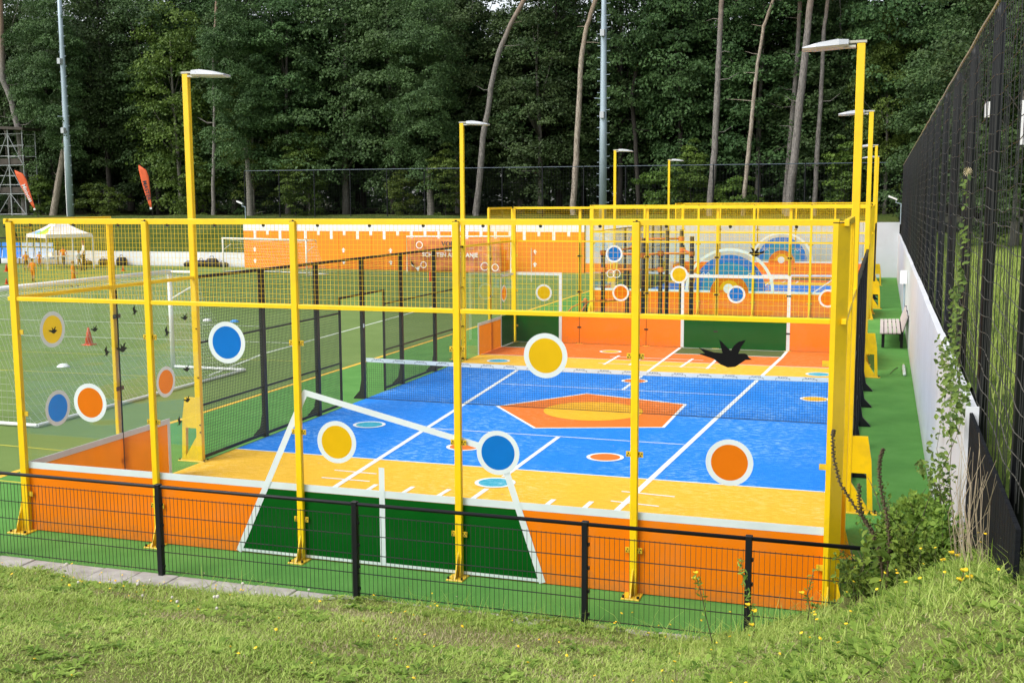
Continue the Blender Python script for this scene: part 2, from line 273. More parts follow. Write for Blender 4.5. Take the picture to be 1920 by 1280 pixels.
# ------------------------------------------------------------------ mesh helpers
class MB:
    def __init__(s): s.v = []; s.f = []
    def quadbox(s, P):     # 8 points: bottom ring, top ring
        b = len(s.v); s.v += [tuple(p) for p in P]
        s.f += [(b+3, b+2, b+1, b), (b+4, b+5, b+6, b+7)] + [(b+i, b+(i+1) % 4, b+4+(i+1) % 4, b+4+i) for i in range(4)]
        return s
    def box(s, x0, x1, y0, y1, z0, z1):
        return s.quadbox([(x0, y0, z0), (x1, y0, z0), (x1, y1, z0), (x0, y1, z0), (x0, y0, z1), (x1, y0, z1), (x1, y1, z1), (x0, y1, z1)])
    def bbox(s, x0, x1, y0, y1, z0, z1, c=.006):
        """box with chamfered vertical and top edges"""
        def ring(i, z): return [(x0+c+i, y0+i, z), (x1-c-i, y0+i, z), (x1-i, y0+c+i, z), (x1-i, y1-c-i, z), (x1-c-i, y1-i, z), (x0+c+i, y1-i, z), (x0+i, y1-c-i, z), (x0+i, y0+c+i, z)]
        return s.loft([ring(0, z0), ring(0, z1-c), ring(c*.9, z1)])
    def loft(s, rings, cap=True):
        n = len(rings[0]); b = len(s.v)
        for r in rings: s.v += [tuple(p) for p in r]
        for k in range(len(rings)-1):
            for i in range(n): s.f.append((b+k*n+i, b+k*n+(i+1) % n, b+(k+1)*n+(i+1) % n, b+(k+1)*n+i))
        if cap:
            s.f.append(tuple(b+n-1-i for i in range(n))); s.f.append(tuple(b+(len(rings)-1)*n+i for i in range(n)))
        return s
    def extr(s, poly, axis, a, b):
        """2d polygon extruded between a and b along axis ('x': poly is (y,z); 'y': (x,z); 'z': (x,y))"""
        def P(p, t): return {'x': (t, p[0], p[1]), 'y': (p[0], t, p[1]), 'z': (p[0], p[1], t)}[axis]
        return s.loft([[P(p, a) for p in poly], [P(p, b) for p in poly]])
    def tube(s, pts, r, n=6, cap=True):
        pts = [Vector(p) for p in pts]; rr = r if isinstance(r, (list, tuple)) else [r]*len(pts)
        rings = []; prev = None
        for i, p in enumerate(pts):
            d = (pts[min(i+1, len(pts)-1)] - pts[max(i-1, 0)])
            d = d.normalized() if d.length > 1e-9 else Vector((0, 0, 1))
            a = d.orthogonal().normalized() if prev is None else (prev - d*prev.dot(d)).normalized()
            prev = a; c = d.cross(a)
            rings.append([p + a*(rr[i]*math.cos(2*math.pi*k/n)) + c*(rr[i]*math.sin(2*math.pi*k/n)) for k in range(n)])
        return s.loft(rings, cap)
    def sheet(s, poly, z):
        b = len(s.v); s.v += [(p[0], p[1], z) for p in poly]; s.f.append(tuple(range(b, b+len(poly)))); return s
    def sphere(s, c, r, n=8, m=6, sx=1, sy=1, sz=1):
        rings = []
        for j in range(1, m):
            t = math.pi*j/m
            rings.append([(c[0]+r*sx*math.sin(t)*math.cos(2*math.pi*i/n), c[1]+r*sy*math.sin(t)*math.sin(2*math.pi*i/n), c[2]-r*sz*math.cos(t)) for i in range(n)])
        return s.loft(rings)
    def mesh(s, name, m, smooth=False):
        me = bpy.data.meshes.new(name); me.from_pydata(s.v, [], s.f)
        if m: me.materials.append(MT[m] if isinstance(m, str) else m)
        if smooth: me.shade_smooth()
        me.update(); return me
    def build(s, name, m, parent=None, smooth=False, loc=None, **kw):
        o = bpy.data.objects.new(name, s.mesh(name, m, smooth)); COL.objects.link(o)
        if parent is not None: o.parent = parent
        if loc: o.location = loc
        tag(o, **kw); return o
def tag(o, label=None, cat=None, group=None, kind=None):
    if label: o['label'] = label
    if cat: o['category'] = cat
    if group: o['group'] = group
    if kind: o['kind'] = kind
    return o
def empty(name, loc=(0, 0, 0), rz=0, **kw):
    o = bpy.data.objects.new(name, None); COL.objects.link(o); o.location = loc; o.rotation_euler = (0, 0, rz); o.empty_display_size = .1
    return tag(o, **kw)
def put(name, me, parent, loc=(0, 0, 0), rot=(0, 0, 0), scale=None, **kw):
    o = bpy.data.objects.new(name, me); COL.objects.link(o); o.parent = parent; o.location = loc; o.rotation_euler = rot
    if scale is not None: o.scale = scale if not isinstance(scale, (int, float)) else (scale,)*3
    return tag(o, **kw)
def copy_tree(o, parent=None):
    c = o.copy(); COL.objects.link(c); c.parent = parent
    for ch in list(o.children): copy_tree(ch, c)
    return c
def np_mesh(name, verts, faces_per, m, tint=None):
    """verts (N,k,3): N separate polygons of k corners"""
    N, k, _ = verts.shape
    me = bpy.data.meshes.new(name); me.vertices.add(N*k); me.vertices.foreach_set('co', verts.reshape(-1).astype(np.float32))
    me.loops.add(N*k); me.loops.foreach_set('vertex_index', np.arange(N*k, dtype=np.int32))
    me.polygons.add(N); me.polygons.foreach_set('loop_start', np.arange(0, N*k, k, dtype=np.int32))
    if tint is not None:
        a = me.attributes.new('tint', 'FLOAT', 'POINT'); a.data.foreach_set('value', np.repeat(tint.astype(np.float32), k))
    me.materials.append(MT[m]); me.update(calc_edges=True); return me
def circle(cx, cy, r, n=40, a0=0, a1=2*math.pi): return [(cx+r*math.cos(a0+(a1-a0)*i/n), cy+r*math.sin(a0+(a1-a0)*i/n)) for i in range(n)]
def stroke(p, q, wd):
    d = Vector((q[0]-p[0], q[1]-p[1])).normalized()*wd*.5; n = Vector((-d.y, d.x))
    return [(p[0]-n.x, p[1]-n.y), (q[0]-n.x, q[1]-n.y), (q[0]+n.x, q[1]+n.y), (p[0]+n.x, p[1]+n.y)]
def text_mesh(s, size, m, depth=.002, bold=0.0):
    cu = bpy.data.curves.new('lettering', 'FONT'); cu.body = s; cu.size = size; cu.align_x = 'CENTER'; cu.align_y = 'CENTER'; cu.extrude = depth; cu.offset = bold; cu.resolution_u = 2
    o = bpy.data.objects.new('lettering', cu); COL.objects.link(o)
    me = bpy.data.meshes.new_from_object(o.evaluated_get(bpy.context.evaluated_depsgraph_get())); me.materials.clear(); me.materials.append(MT[m])
    bpy.data.objects.remove(o); bpy.data.curves.remove(cu); me.name = 'lettering'; return me
def annulus(mb, cx, cy, r0, r1, put3, n=40):
    b = len(mb.v)
    for i in range(n):
        c, s_ = math.cos(2*math.pi*i/n), math.sin(2*math.pi*i/n)
        mb.v += [put3(cx+r0*c, cy+r0*s_), put3(cx+r1*c, cy+r1*s_)]
    for i in range(n):
        j = (i+1) % n; mb.f.append((b+2*i, b+2*i+1, b+2*j+1, b+2*j))

# ================================================================== SETTING
MB().sheet([(-900, -400), (900, -400), (900, 1200), (-900, 1200)], -.06).build('ground', 'litter', kind='structure')
MB().sheet([(-90, -.93), (11.3, -.93), (11.3, 52.5), (-90, 52.5)], 0).build('turf_pitch', 'pitch', kind='structure')
sur = MB().sheet([(-2.4, -.93), (11.3, -.93), (11.3, 52.3), (-2.4, 52.3)], .004).build('court_surround', 'surround', kind='structure')
MB().sheet([(-2.52, -.93), (-2.4, -.93), (-2.4, 52.3), (-2.52, 52.3)], .006).build('yellow_line', 'stripe', sur)
pl = empty('pitch_lines', kind='structure')
for i, sg in enumerate([((-5.9, 16.0), (-6.6, 30.5)), ((-5.1, 12.0), (-5.9, 16.0)), ((-9.5, 22), (-40, 20.5)), ((-20, 17.3), (-6, 18.3)), ((-5.2, 46.5), (-14, 44.9)), ((-60, 48), (-6, 49.6))]):
    MB().sheet(stroke(*sg, .10), .006).build('line', 'pitchline', pl)
for sg in [((-16, 14.2), (-4, 14.9)), ((-14, 11.2), (-5, 11.6)), ((-9, 4.3), (-.8, 4.0)), ((-6.0, 2.2), (-.6, 2.0))]:
    MB().sheet(stroke(*sg, .05), .006).build('line', 'pitchyellow', pl)

# ---- painted court floors
def court_floor(y0, first):
    fl = empty('court_floor', (0, y0, 0), kind='structure')
    def band(a, b, m): MB().sheet([(0, a), (10.08, a), (10.08, b), (0, b)], .008).build('painted_band', m, fl)
    band(.085, 2.95, 'f_orange'); band(2.95, 5.05, 'f_yellow'); band(5.05, 15.43, 'f_blue'); band(15.43, 17.52, 'f_yellow'); band(17.52, 20.46, 'f_orange')
    def line(p, q, wd=.07, z=.012): MB().sheet(stroke(p, q, wd), z).build('line', 'f_white', fl)
    for y in (2.95, 5.05, 15.43, 17.52): line((0, y), (10.08, y), .045)
    line((2.86, 2.97), (1.88, 15.0), .09, .0125); line((7.12, 2.97), (8.0, 19.2), .09, .0125)
    line((2.51, 7.65), (7.32, 7.63), .035); line((2.17, 12.89), (7.57, 12.85), .035)
    line((5.05, 4.52), (5.05, 7.6), .08, .0125); line((5.03, 3.2), (5.04, 3.78), .08, .0125); line((5.05, 12.87), (5.05, 13.8), .08, .0125); line((5.05, 14.5), (5.05, 20.4), .08, .0128)
    for p, q in [((2.35, 4.16), (3.09, 4.13)), ((2.38, 3.67), (3.19, 3.67)), ((6.97, 4.22), (7.76, 4.15)), ((6.94, 3.66), (7.64, 3.58)), ((3.55, 18.03), (6.07, 18.03)), ((3.53, 16.77), (6.58, 16.7))]: line(p, q, .045)
    for p, q in [((3.39, 3.1), (3.37, 3.53)), ((3.95, 3.1), (3.95, 3.57)), ((4.5, 3.1), (4.52, 3.59)), ((6.13, 3.1), (6.15, 3.5)), ((6.67, 3.1), (6.69, 3.55)), ((3.73, 16.53), (3.74, 18.31)), ((4.38, 16.63), (4.44, 18.18)), ((5.7, 16.63), (5.76, 18.25)), ((6.38, 16.54), (6.38, 18.32))]: line(p, q, .075, .0125)
    # goal mouths painted on the floor
    MB().sheet([(5.1, 19.1), (7.98, 19.2), (8.0, 20.44), (5.1, 20.44)], .0105).build('painted_patch', 'f_olive', fl)
    MB().sheet([(.02, 19.22), (1.4, 19.22), (1.4, 20.44), (.02, 20.44)], .0105).build('painted_patch', 'f_olive', fl)
    line((5.1, 19.1), (7.98, 19.2), .06, .0135); line((.02, 19.2), (1.42, 19.2), .06); line((5.1, 20.42), (8.0, 20.42), .04); line((.04, 20.42), (1.4, 20.42), .04); line((.06, 19.2), (.06, 20.4), .05, .0125); line((8.0, 19.2), (8.03, 20.42), .08)
    # pentagon with its disc
    pent = [(2.98, 10.15), (4.39, 12.2), (6.72, 11.5), (6.72, 8.97), (4.40, 8.2)]
    c = Vector((5.04, 10.2))
    inner = [tuple(c + (Vector(p)-c)*.965) for p in pent]
    mb = MB(); b = 0
    mb.v = [(p[0], p[1], .012) for p in pent] + [(p[0], p[1], .012) for p in inner]
    mb.f = [(i, (i+1) % 5, 5+(i+1) % 5, 5+i) for i in range(5)]
    mb.build('pentagon_line', 'f_white', fl)
    disc = circle(5.04, 10.2, 1.0)
    MB().sheet(inner, .011).build('pentagon', 'f_orange', fl); MB().sheet(disc, .0145).build('sun_disc', 'f_amber', fl)
    for x, y, m in [(1.31, 7.62, 'f_teal'), (3.72, 6.33, 'f_orange'), (6.23, 6.28, 'f_orange'), (5.04, 4.15, 'f_teal'), (5.05, 14.15, 'f_orange'), (9.21, 12.87, 'f_amber'), (.9, 16.4, 'f_teal'), (3.33, 19.0, 'f_amber'), (9.1, 16.4, 'f_teal')]:
        mb = MB(); annulus(mb, x, y, .25, .31, lambda a, b: (a, b, .0155)); mb.build('ring', 'f_white', fl)
        MB().sheet(circle(x, y, .25, 32), .0155).build('spot', m, fl)
court_floor(0, True); court_floor(29.9, False)

# ---- foreground bank
def sm(t): t = min(1, max(0, t)); return t*t*(3-2*t)
def lawn_z(x, y):
    s = .24*max(0, -1.2-y) - .14*max(0, -4.5-y)
    s += .025*math.sin(3.1*x+1.7*y)*math.sin(2.3*y-.8*x)
    return s + .95*sm((x-8.7)/2.9)*sm((2.0-y)/3.2) - .02 + .05*sm((x-3.6)/1.5) + .28*sm((x-10.2)/1.2)*sm((-1.0-y)/1.8)
def lawn_edge(x):
    t = sm((x-10.2)/.25)
    return -1.28 + .05*math.sin(x*1.3) + .04*math.sin(x*3.7+1) + .30*sm((x-4.0)/2.2)*(.75+.25*math.sin(x*2.7)) + t*3.3
mb = MB(); NX, NY = 170, 90
xs = [-14 + 26.0*i/(NX-1) for i in range(NX)]
for x in xs:
    xx = min(x, 11.22) if False else x
    e = lawn_edge(x) if x < 11.2 else 2.6
    for j in range(NY):
        y = e + (-17-e)*(j/(NY-1))**1.7
        mb.v.append((x, y, lawn_z(x, y)))
mb.f = [(i*NY+j, i*NY+j+1, (i+1)*NY+j+1, (i+1)*NY+j) for i in range(NX-1) for j in range(NY-1)]
lawn = mb.build('lawn', 'lawn', smooth=True, kind='structure')
# slabs along the edge of the surround
path = empty('slab_path', kind='structure')
sx = -6.0
while sx < 10.2:
    dz = random.uniform(-.006, .006)
    MB().bbox(sx+.004, sx+.496, -1.36, -.935, -.05, .012+dz, .008).build('slab', 'slab', path); sx += .5

# ---- banks and land behind
def strip(name, m, prof, x0, x1, n=90, wob=.15, **kw):
    mb = MB(); k = len(prof)
    for i in range(n):
        x = x0+(x1-x0)*i/(n-1)
        for j, (y, z) in enumerate(prof):
            wz = wob*(math.sin(x*.37+y)*.5+math.sin(x*.9-y*1.3)*.3) if 0 < j else 0
            mb.v.append((x, y, z+wz))
    mb.f = [(i*k+j, (i+1)*k+j, (i+1)*k+j+1, i*k+j+1) for i in range(n-1) for j in range(k-1)]
    return mb.build(name, m, smooth=True, kind='structure', **kw)
strip('grass_bank', 'berm', [(52.75, .55), (53.2, .95), (54.5, 1.5), (56, 2.2), (57.3, 2.85), (58.4, 3.15), (60, 3.2), (63, 3.2)], -120, 11.3)
strip('forest_floor', 'litter', [(62.5, 3.1), (66, 3.25), (72, 3.3), (85, 3.4), (120, 3.6), (200, 4)], -160, 70, 60)
mb = MB()
for i in range(40):
    for j in range(60):
        x = 11.48 + 60*(i/39)**1.6; y = -9 + 75*j/59
        mb.v.append((x, y, 2.05 + .12*math.sin(x*.7+y*.4)+.25*sm((x-11.5)/6) + (lawn_z(min(x, 12), y)-2.05)*sm((1.2-y)/3.5)))
mb.f = [(i*60+j, (i+1)*60+j, (i+1)*60+j+1, i*60+j+1) for i in range(39) for j in range(59)]
mb.build('meadow', 'meadow', smooth=True, kind='structure')

# ================================================================== COURT CAGES
PITCHY = 2.04
def clampmesh():
    mb = MB(); mb.box(-.036, .036, -.006, .006, -.03, .03); return mb.mesh('clamp', 'yellow')
CLAMP = clampmesh()
CB = MB()
for sx_ in (-.016, .016):
    for sz_ in (-.012, .012): CB.tube([(sx_+sz_*.5, -.013, sz_), (sx_+sz_*.5, -.004, sz_)], .007, 6)
CLAMPBOLT = CB.mesh('bolts', 'bolt')
def post_meshes():
    p = MB().bbox(0, .08, 0, .058, .012, 4.0, .008).mesh('post', 'yellow')
    cap = MB().box(.004, .076, .004, .054, 4.0, 4.006).tube([(.04, .03, 4.0), (.04, .03, 4.02)], .012, 6).mesh('cap', 'bolt')
    bp = MB().bbox(-.06, .14, -.15, .10, 0.005, .02, .005).mesh('base_plate', 'yellow')
    g = MB().extr([(0, .02), (-.13, .02), (-.10, .06), (0, .30)], 'x', .03, .042).extr([(0, .02), (0, .26), (-.05, .03)], 'x', .066, .074).mesh('gusset', 'yellow')
    bo = MB()
    for x, y in ((-.04, -.12), (.12, -.12), (.12, .075), (-.04, .075)): bo.tube([(x, y, .02), (x, y, .045)], .014, 6)
    return p, cap, bp, g, bo.mesh('bolts', 'bolt')
PM = post_meshes()
def yellow_post(parent, x, y, rz, clamps=((-.052, 0), (.132, 0)), h=1.0):
    p = put('post', PM[0], parent, (x, y, 0), (0, 0, rz), (1, 1, h))
    put('cap', PM[1], p); put('base_plate', PM[2], p); put('gusset', PM[3], p); put('bolts', PM[4], p, kind='stuff')
    for z in (.5, 1.55, 2.6):
        for cx in (-.016, .096):
            put('clamp', CLAMP, p, (cx, .035, z)); put('bolts', CLAMPBOLT, p, (cx, .035, z), kind='stuff')
    return p
def grid_mesh(x0, x1, z0, z1, dx, dz, r, m, y=0, doubled=False):
    """welded wire panel in the xz plane"""
    mb = MB(); n = max(1, round((x1-x0)/dx)); k = max(1, round((z1-z0)/dz))
    for i in range(n+1):
        x = x0+(x1-x0)*i/n; mb.tube([(x, y, z0), (x, y, z1)], r, 4, False)
    for j in range(k+1):
        z = z0+(z1-z0)*j/k; mb.tube([(x0, y+r*1.6, z), (x1, y+r*1.6, z)], r, 4, False)
    return mb.mesh('wire_mesh', m)
YMESH = grid_mesh(.09, 1.99, 3.05, 3.97, .05, .058, .0018, 'yellow')
def disc_decal(parent, cx, cz, col, r=.25, y=.06, w=.055, ax='y', flip=1):
    """round target of film: white ring and coloured disc, flat against the pane"""
    def P(a, b, t): return (a, t, b) if ax == 'y' else (t, a, b)
    mb = MB(); mb.v = [P(a, b, y) for a, b in circle(cx, cz, r-w, 44)]; mb.f = [tuple(range(44))]; mb.build('target_disc', col, parent)
    mb = MB(); annulus(mb, cx, cz, r-w, r, lambda a, b: P(a, b, y), 44)
    mb.build('target_ring', 'film_white', parent)
BIRD = [(-.66, -.04), (-.5, -.03), (-.64, .09), (-.3, .0), (-.12, -.01), (-.2, .28), (-.12, .22), (.04, .06), (.06, .05), (.12, .16), (.22, .25), (.38, .30), (.28, .14), (.22, -.01), (.36, .0), (.42, -.03), (.44, -.08), (.52, -.13), (.38, -.14), (.30, -.2), (.16, -.30), (.0, -.32), (-.16, -.26), (-.3, -.15), (-.42, -.11)]
SWIFT = [(-.45, -.35), (-.15, -.12), (-.3, .2), (-.02, .5), (.0, .15), (.12, .05), (.45, -.1), (.15, -.08), (.05, -.2), (-.05, -.4), (-.1, -.2)]
def bird_decal(parent, shape, cx, cz, s, y, ax='y', flip=1, mir=1):
    MB().extr([(cx+mir*a*s, cz+b*s) for a, b in shape], ax, y, y+.003*flip).build('bird_sticker', 'film_black', parent)

def end_wall(name, label, y0, art, outer=False):
    """wall across the court: six posts, five bays of printed board + glass + wire mesh"""
    wl = empty(name, (0, y0, 0), label=label, cat='fence', group='court end walls')
    for i in range(1, 5):
        if outer: yellow_post(wl, 2.0*i+.08, .145, math.pi)
        else: yellow_post(wl, 2.0*i, 0, 0)
        if outer:
            MB().box(2.0*i+.033, 2.0*i+.047, .060, .0795, .018, 2.99).build('seam_strip', 'film_black', wl)
            cl = MB()
            for z in (.5, 1.55, 2.6): cl.box(2.0*i-.02, 2.0*i+.10, .052, .060, z-.022, z+.022)
            cl.build('glass_clamps', 'bolt', wl, kind='stuff')
    for sgn, x in ((-1, 0), (1, 10)):     # folded corner posts
        if sgn > 0: poly = [(10.0, 0), (10.05, 0), (10.16, .11), (10.16, .16), (10.13, .16), (10.13, .12), (10.04, .03), (10.04, .05), (10.0, .05)]
        else: poly = [(.085, 0), (.085, .06), (.06, .06), (.06, .03), (.03, .03), (-.05, .11), (-.05, .16), (-.08, .16), (-.08, .10), (0, 0)]
        p = MB().extr(poly, 'z', .01, 3.99).build('corner_post', 'yellow', wl)
        cx = 10.08 if sgn > 0 else .0
        MB().bbox(cx-.14, cx+.16, -.15, .2, .005, .02).build('base_plate', 'yellow', p)
        MB().extr([(0, .02), (-.13, .02), (-.1, .06), (0, .32)], 'x', cx-.03, cx-.018).extr([(cx+.06*sgn, .02), (cx+.15*sgn, .02), (cx+.06*sgn, .38)], 'y', .05, .065).build('gusset', 'yellow', p)
        MB().extr(poly, 'z', 3.99, 4.0).build('cap', 'bolt', p)
        bo = MB()
        for dx, dy in ((-.1, -.11), (.12, -.11), (.12, .16)): bo.tube([(cx+dx, dy, .02), (cx+dx, dy, .045)], .014, 6)
        bo.build('bolts', 'bolt', p, kind='stuff')
        for z in (.5, 1.55, 2.6): put('clamp', CLAMP, p, (x-.03*sgn+(.085 if sgn < 0 else 0), .03, z))
    MB().bbox(.02, 10.06, .03, .085, 3.965, 4.03, .006).build('top_rail', 'yellow', wl)
    for i in range(5):
        xa = 2.0*i+.08 if i else .085; xb = 2.0*(i+1)
        ra, rb = (.086, .132) if outer else (.012, .058)
        MB().bbox(xa, xb, ra, rb, 3.0, 3.048, .006).build('mid_rail', 'yellow', wl)
        put('mesh_panel', YMESH, wl, (2.0*i, .05, 0), kind='stuff')
        bo = MB()
        for dx in (.35, 1.0, 1.65): bo.tube([(2*i+dx, .03, 3.955), (2*i+dx, .05, 3.955)], .018, 6)
        bo.build('mesh_clips', 'bolt', wl, kind='stuff')
        MB().box(2.0*i+.046, 2.0*(i+1)+.034, .064, .074, .915, 2.99).build('glass_pane', 'glass', wl)
        MB().box(2.0*i+.046, 2.0*(i+1)+.034, .062, .076, .018, .83).build('kick_board', 'orange', wl)
        MB().box(2.0*i+.046, 2.0*(i+1)+.034, .061, .077, .832, .913).build('border_strip', 'film_white', wl)
    art(wl); return wl
FY = .058   # film lies on the camera side of board and pane
def film(parent, name, poly, m, y=FY, t=.003):
    mb = MB(); mb.v = [(a, y, b) for a, b in poly]; mb.f = [tuple(range(len(poly)))]; mb.build(name, m, parent)
def art_near(wl):
    film(wl, 'green_print', [(3.19, .02), (6.97, .02), (6.72, .83), (3.53, .83)], 'green', .0585, .003)
    for i, (p, q, wd) in enumerate([((3.16, .02), (4.13, 2.03), .075), ((4.10, 2.02), (6.3, 1.52), .07), ((6.58, 1.3), (7.01, .02), .075), ((5.08, .05), (5.08, 1.19), .07), ((3.16, .045), (7.0, .045), .035)]):
        film(wl, 'goal_outline', stroke(p, q, wd), 'film_white', .0545+.0006*i, .0025)
    for cx, cz, c, r in [(1.10, 1.74, 'film_orange', .245), (3.10, 2.57, 'film_blue', .25), (4.52, 1.455, 'film_amber', .25), (6.50, 1.46, 'film_blue', .25), (7.05, 2.565, 'film_amber', .245), (9.035, 1.525, 'film_orange', .245)]:
        disc_decal(wl, cx, cz, c, r, .050)
    bird_decal(wl, BIRD, 9.0, 2.67, .47, .050)
def art_far(wl):
    film(wl, 'green_print', [(.05, .02), (1.42, .02), (1.42, .83), (.05, .83)], 'green'); film(wl, 'green_print', [(5.1, .02), (8.0, .02), (8.0, .83), (5.1, .83)], 'green')
    film(wl, 'green_print', [(.05, .83), (1.42, .83), (1.42, .92), (.05, .92)], 'green', .057); film(wl, 'green_print', [(5.1, .83), (8.0, .83), (8.0, .92), (5.1, .92)], 'green', .057)
    for i, (p, q, wd) in enumerate([((.03, 2.06), (1.5, 2.06), .09), ((1.46, .02), (1.46, 2.1), .09), ((5.09, .02), (5.09, 2.1), .09), ((5.05, 2.07), (8.1, 2.07), .09), ((8.05, .02), (8.05, 2.1), .09)]):
        film(wl, 'goal_outline', stroke(p, q, wd), 'film_white', .0525+.0006*i, .0025)
    for cx, cz, c in [(.95, 1.5, 'film_amber'), (3.28, 1.55, 'film_orange'), (3.08, 2.67, 'film_blue'), (4.98, 2.1, 'film_amber'), (6.6, 1.57, 'film_blue'), (9.09, 1.51, 'film_orange')]: disc_decal(wl, cx, cz, c, .25, .048)
    bird_decal(wl, BIRD, 7.12, 2.77, .42, .048, mir=-1)
def art_dome(cx):
    def f(wl):
        film(wl, 'dome_print', circle(cx, .915, 1.30, 30, 0, math.pi)+[(cx-1.30, .915)], 'film_blue', .0585, .0015)
        film(wl, 'dome_print', circle(cx, .915, 1.02, 30, 0, math.pi)+[(cx-1.02, .915)], 'film_teal', .0565, .0015)
        film(wl, 'dome_print', circle(cx, .80, .70, 30, 0, math.pi)+[(cx-.70, .80)], 'film_orange', .0545, .0015)
        film(wl, 'dome_print', circle(cx, .93, .36, 24, 0, math.pi)+[(cx-.36, .93)], 'film_amber', .0525, .0015)
        film(wl, 'ball_print', circle(cx-.03, .98, .18, 24), 'film_white', .0505, .0015)
        mb = MB(); n = 36
        for t in (.050, .053):
            for i in range(n+1):
                a = math.pi*i/n
                for r in (1.50, 1.61): mb.v.append((cx+r*math.cos(a), t, .915+.96*r*math.sin(a)))
        for i in range(n): b = 2*i; mb.f.append((b, b+1, b+3, b+2))
        mb.build('arc_print', 'film_white', wl)
        for dx in (-.95, -.78, .72, .9):
            film(wl, 'zigzag_print', stroke((cx+dx-.09, 1.46), (cx+dx, 1.56), .02), 'film_white', .0515, .0008); film(wl, 'zigzag_print', stroke((cx+dx, 1.56), (cx+dx+.09, 1.46), .02), 'film_white', .0505, .0008)
    return f
end_wall('court_wall', 'yellow framed glass wall with big green trapezoid, five targets and bird, nearest the lawn', 0, art_near)
end_wall('court_wall', 'yellow framed glass wall with green goal prints behind the near tennis net', 20.4, art_far, True)
end_wall('court_wall', 'yellow framed glass wall with blue dome print just past the exercise frame', 29.9, art_dome(5.19))
end_wall('court_wall', 'farthest yellow framed wall with blue dome print before the pale grey wall', 50.3, art_dome(5.35), True)

def side_wing(y_corner, dirn, side, label, decor=None):
    """glass wing along the court side from a corner post: first bay 4 m, second bay 3 m high. dirn=+1 runs to +Y"""
    x = 0.0 if side < 0 else 10.1
    wl = empty('court_wing', (x, y_corner, 0), label=label, cat='fence', group='glass wings beside the courts')
    o = -1 if side < 0 else 1       # outward direction in x
    Y = lambda t: t*dirn
    def bx(xa, xb, ya, yb, za, zb, name, m): return MB().bbox(min(xa, xb), max(xa, xb), min(ya, yb), max(ya, yb), za, zb, .005).build(name, m, wl)
    p = MB().bbox(min(0, .06*o), max(0, .06*o), Y(2.04)-.045, Y(2.04)+.045, .01, 4.0, .006).build('post', 'yellow', wl)
    MB().bbox(min(0, .16*o)-.02, max(0, .16*o)+.02, Y(2.04)-.1, Y(2.04)+.1, .005, .02).build('base_plate', 'yellow', p)
    MB().extr([(0, .02), (.14*o, .02), (.06*o, .35), (0, .35)], 'y', Y(2.04)-.006, Y(2.04)+.006).build('gusset', 'yellow', p)
    mb = MB()
    for z in (.5, 1.55, 2.6): mb.box(-.02*o-.006, -.02*o+.006, Y(2.04)-.08, Y(2.04)+.08, z-.03, z+.03)
    mb.build('clamps', 'bolt', p, kind='stuff')
    bx(.005*o, .055*o, Y(.02), Y(2.06), 3.965, 4.03, 'top_rail', 'yellow')
    bx(.005*o, .055*o, Y(.02), Y(2.0), 3.0, 3.05, 'mid_rail', 'yellow'); bx(.005*o, .055*o, Y(2.08), Y(4.04), 3.0, 3.05, 'top_rail', 'yellow')
    me = put('mesh_panel', YMESH, wl, (.03*o, 0, 0), (0, 0, math.pi/2*dirn), kind='stuff')
    g0, g1 = -.035*o, -.025*o
    for a, b in ((.06, 2.03), (2.05, 4.02)): MB().box(min(g0, g1), max(g0, g1), min(Y(a), Y(b)), max(Y(a), Y(b)), .90, 2.99).build('glass_pane', 'glass', wl)
    e0, e1 = -.037*o, -.023*o
    MB().box(min(g0, g1)-.003, max(g0, g1)+.003, Y(2.04)-.008, Y(2.04)+.008, .018, 2.99).build('seam_strip', 'film_black', wl)
    for a, b in ((.06, 2.03), (2.05, 3.10)):
        MB().box(min(g0, g1), max(g0, g1), min(Y(a), Y(b)), max(Y(a), Y(b)), .018, .815).build('glass_pane', 'glass', wl)
        mb = MB(); mb.v = [(e0, Y(a), .018), (e0, Y(b), .018), (e0, Y(b), .815), (e0, Y(a), .815)]; mb.f = [(0, 1, 2, 3)]; mb.build('orange_print', 'orange_glass', wl)
        MB().box(min(e0, e1)-.001, max(e0, e1)+.001, min(Y(a), Y(b)), max(Y(a), Y(b)), .817, .898).build('border_strip', 'film_white', wl)
    MB().box(min(e0, e1)-.001, max(e0, e1)+.001, min(Y(3.102), Y(3.17)), max(Y(3.102), Y(3.17)), .018, .898).build('border_strip', 'film_white', wl)
    MB().box(min(g0, g1), max(g0, g1), min(Y(3.173), Y(4.02)), max(Y(3.173), Y(4.02)), .018, .899).build('glass_pane', 'glass', wl)
    if decor: decor(wl, -.04*o, Y, -o)
    return wl
def wing_near(wl, xf, Y, fl):
    for y, z, c in ((.69, 2.56, 'film_amber'), (.71, 1.5, 'film_blue'), (3.11, 1.48, 'film_orange')): disc_decal(wl, Y(y), z, c, .24, xf, ax='x', flip=fl)
    for y, z, s in ((.70, 2.55, .16), (1.52, 2.48, .15), (2.43, 2.64, .2), (1.76, 2.12, .2), (2.10, 2.14, .24), (3.19, 2.24, .22), (3.66, 2.43, .18), (3.64, 1.12, .18), (3.42, .8, .2), (3.66, 1.61, .18)):
        bird_decal(wl, SWIFT if s in (.2, .22) else BIRD, Y(y), z, s*.9, xf+.0035*fl, 'x', fl)
def wing_far(wl, xf, Y, fl):
    disc_decal(wl, Y(.95), 1.54, 'film_orange', .25, xf, ax='x', flip=fl)
    MB().extr([(Y(.04), .02), (Y(1.2), .02), (Y(1.2), .90), (Y(.04), .90)], 'x', xf+.001*fl, xf+.003*fl).build('green_print', 'green', wl)
    for p, q in (((1.23, .02), (1.23, 2.09)), ((.04, 2.06), (1.26, 2.06))): MB().extr(stroke((Y(p[0]), p[1]), (Y(q[0]), q[1]), .07), 'x', xf+.003*fl, xf+.005*fl).build('goal_outline', 'film_white', wl)
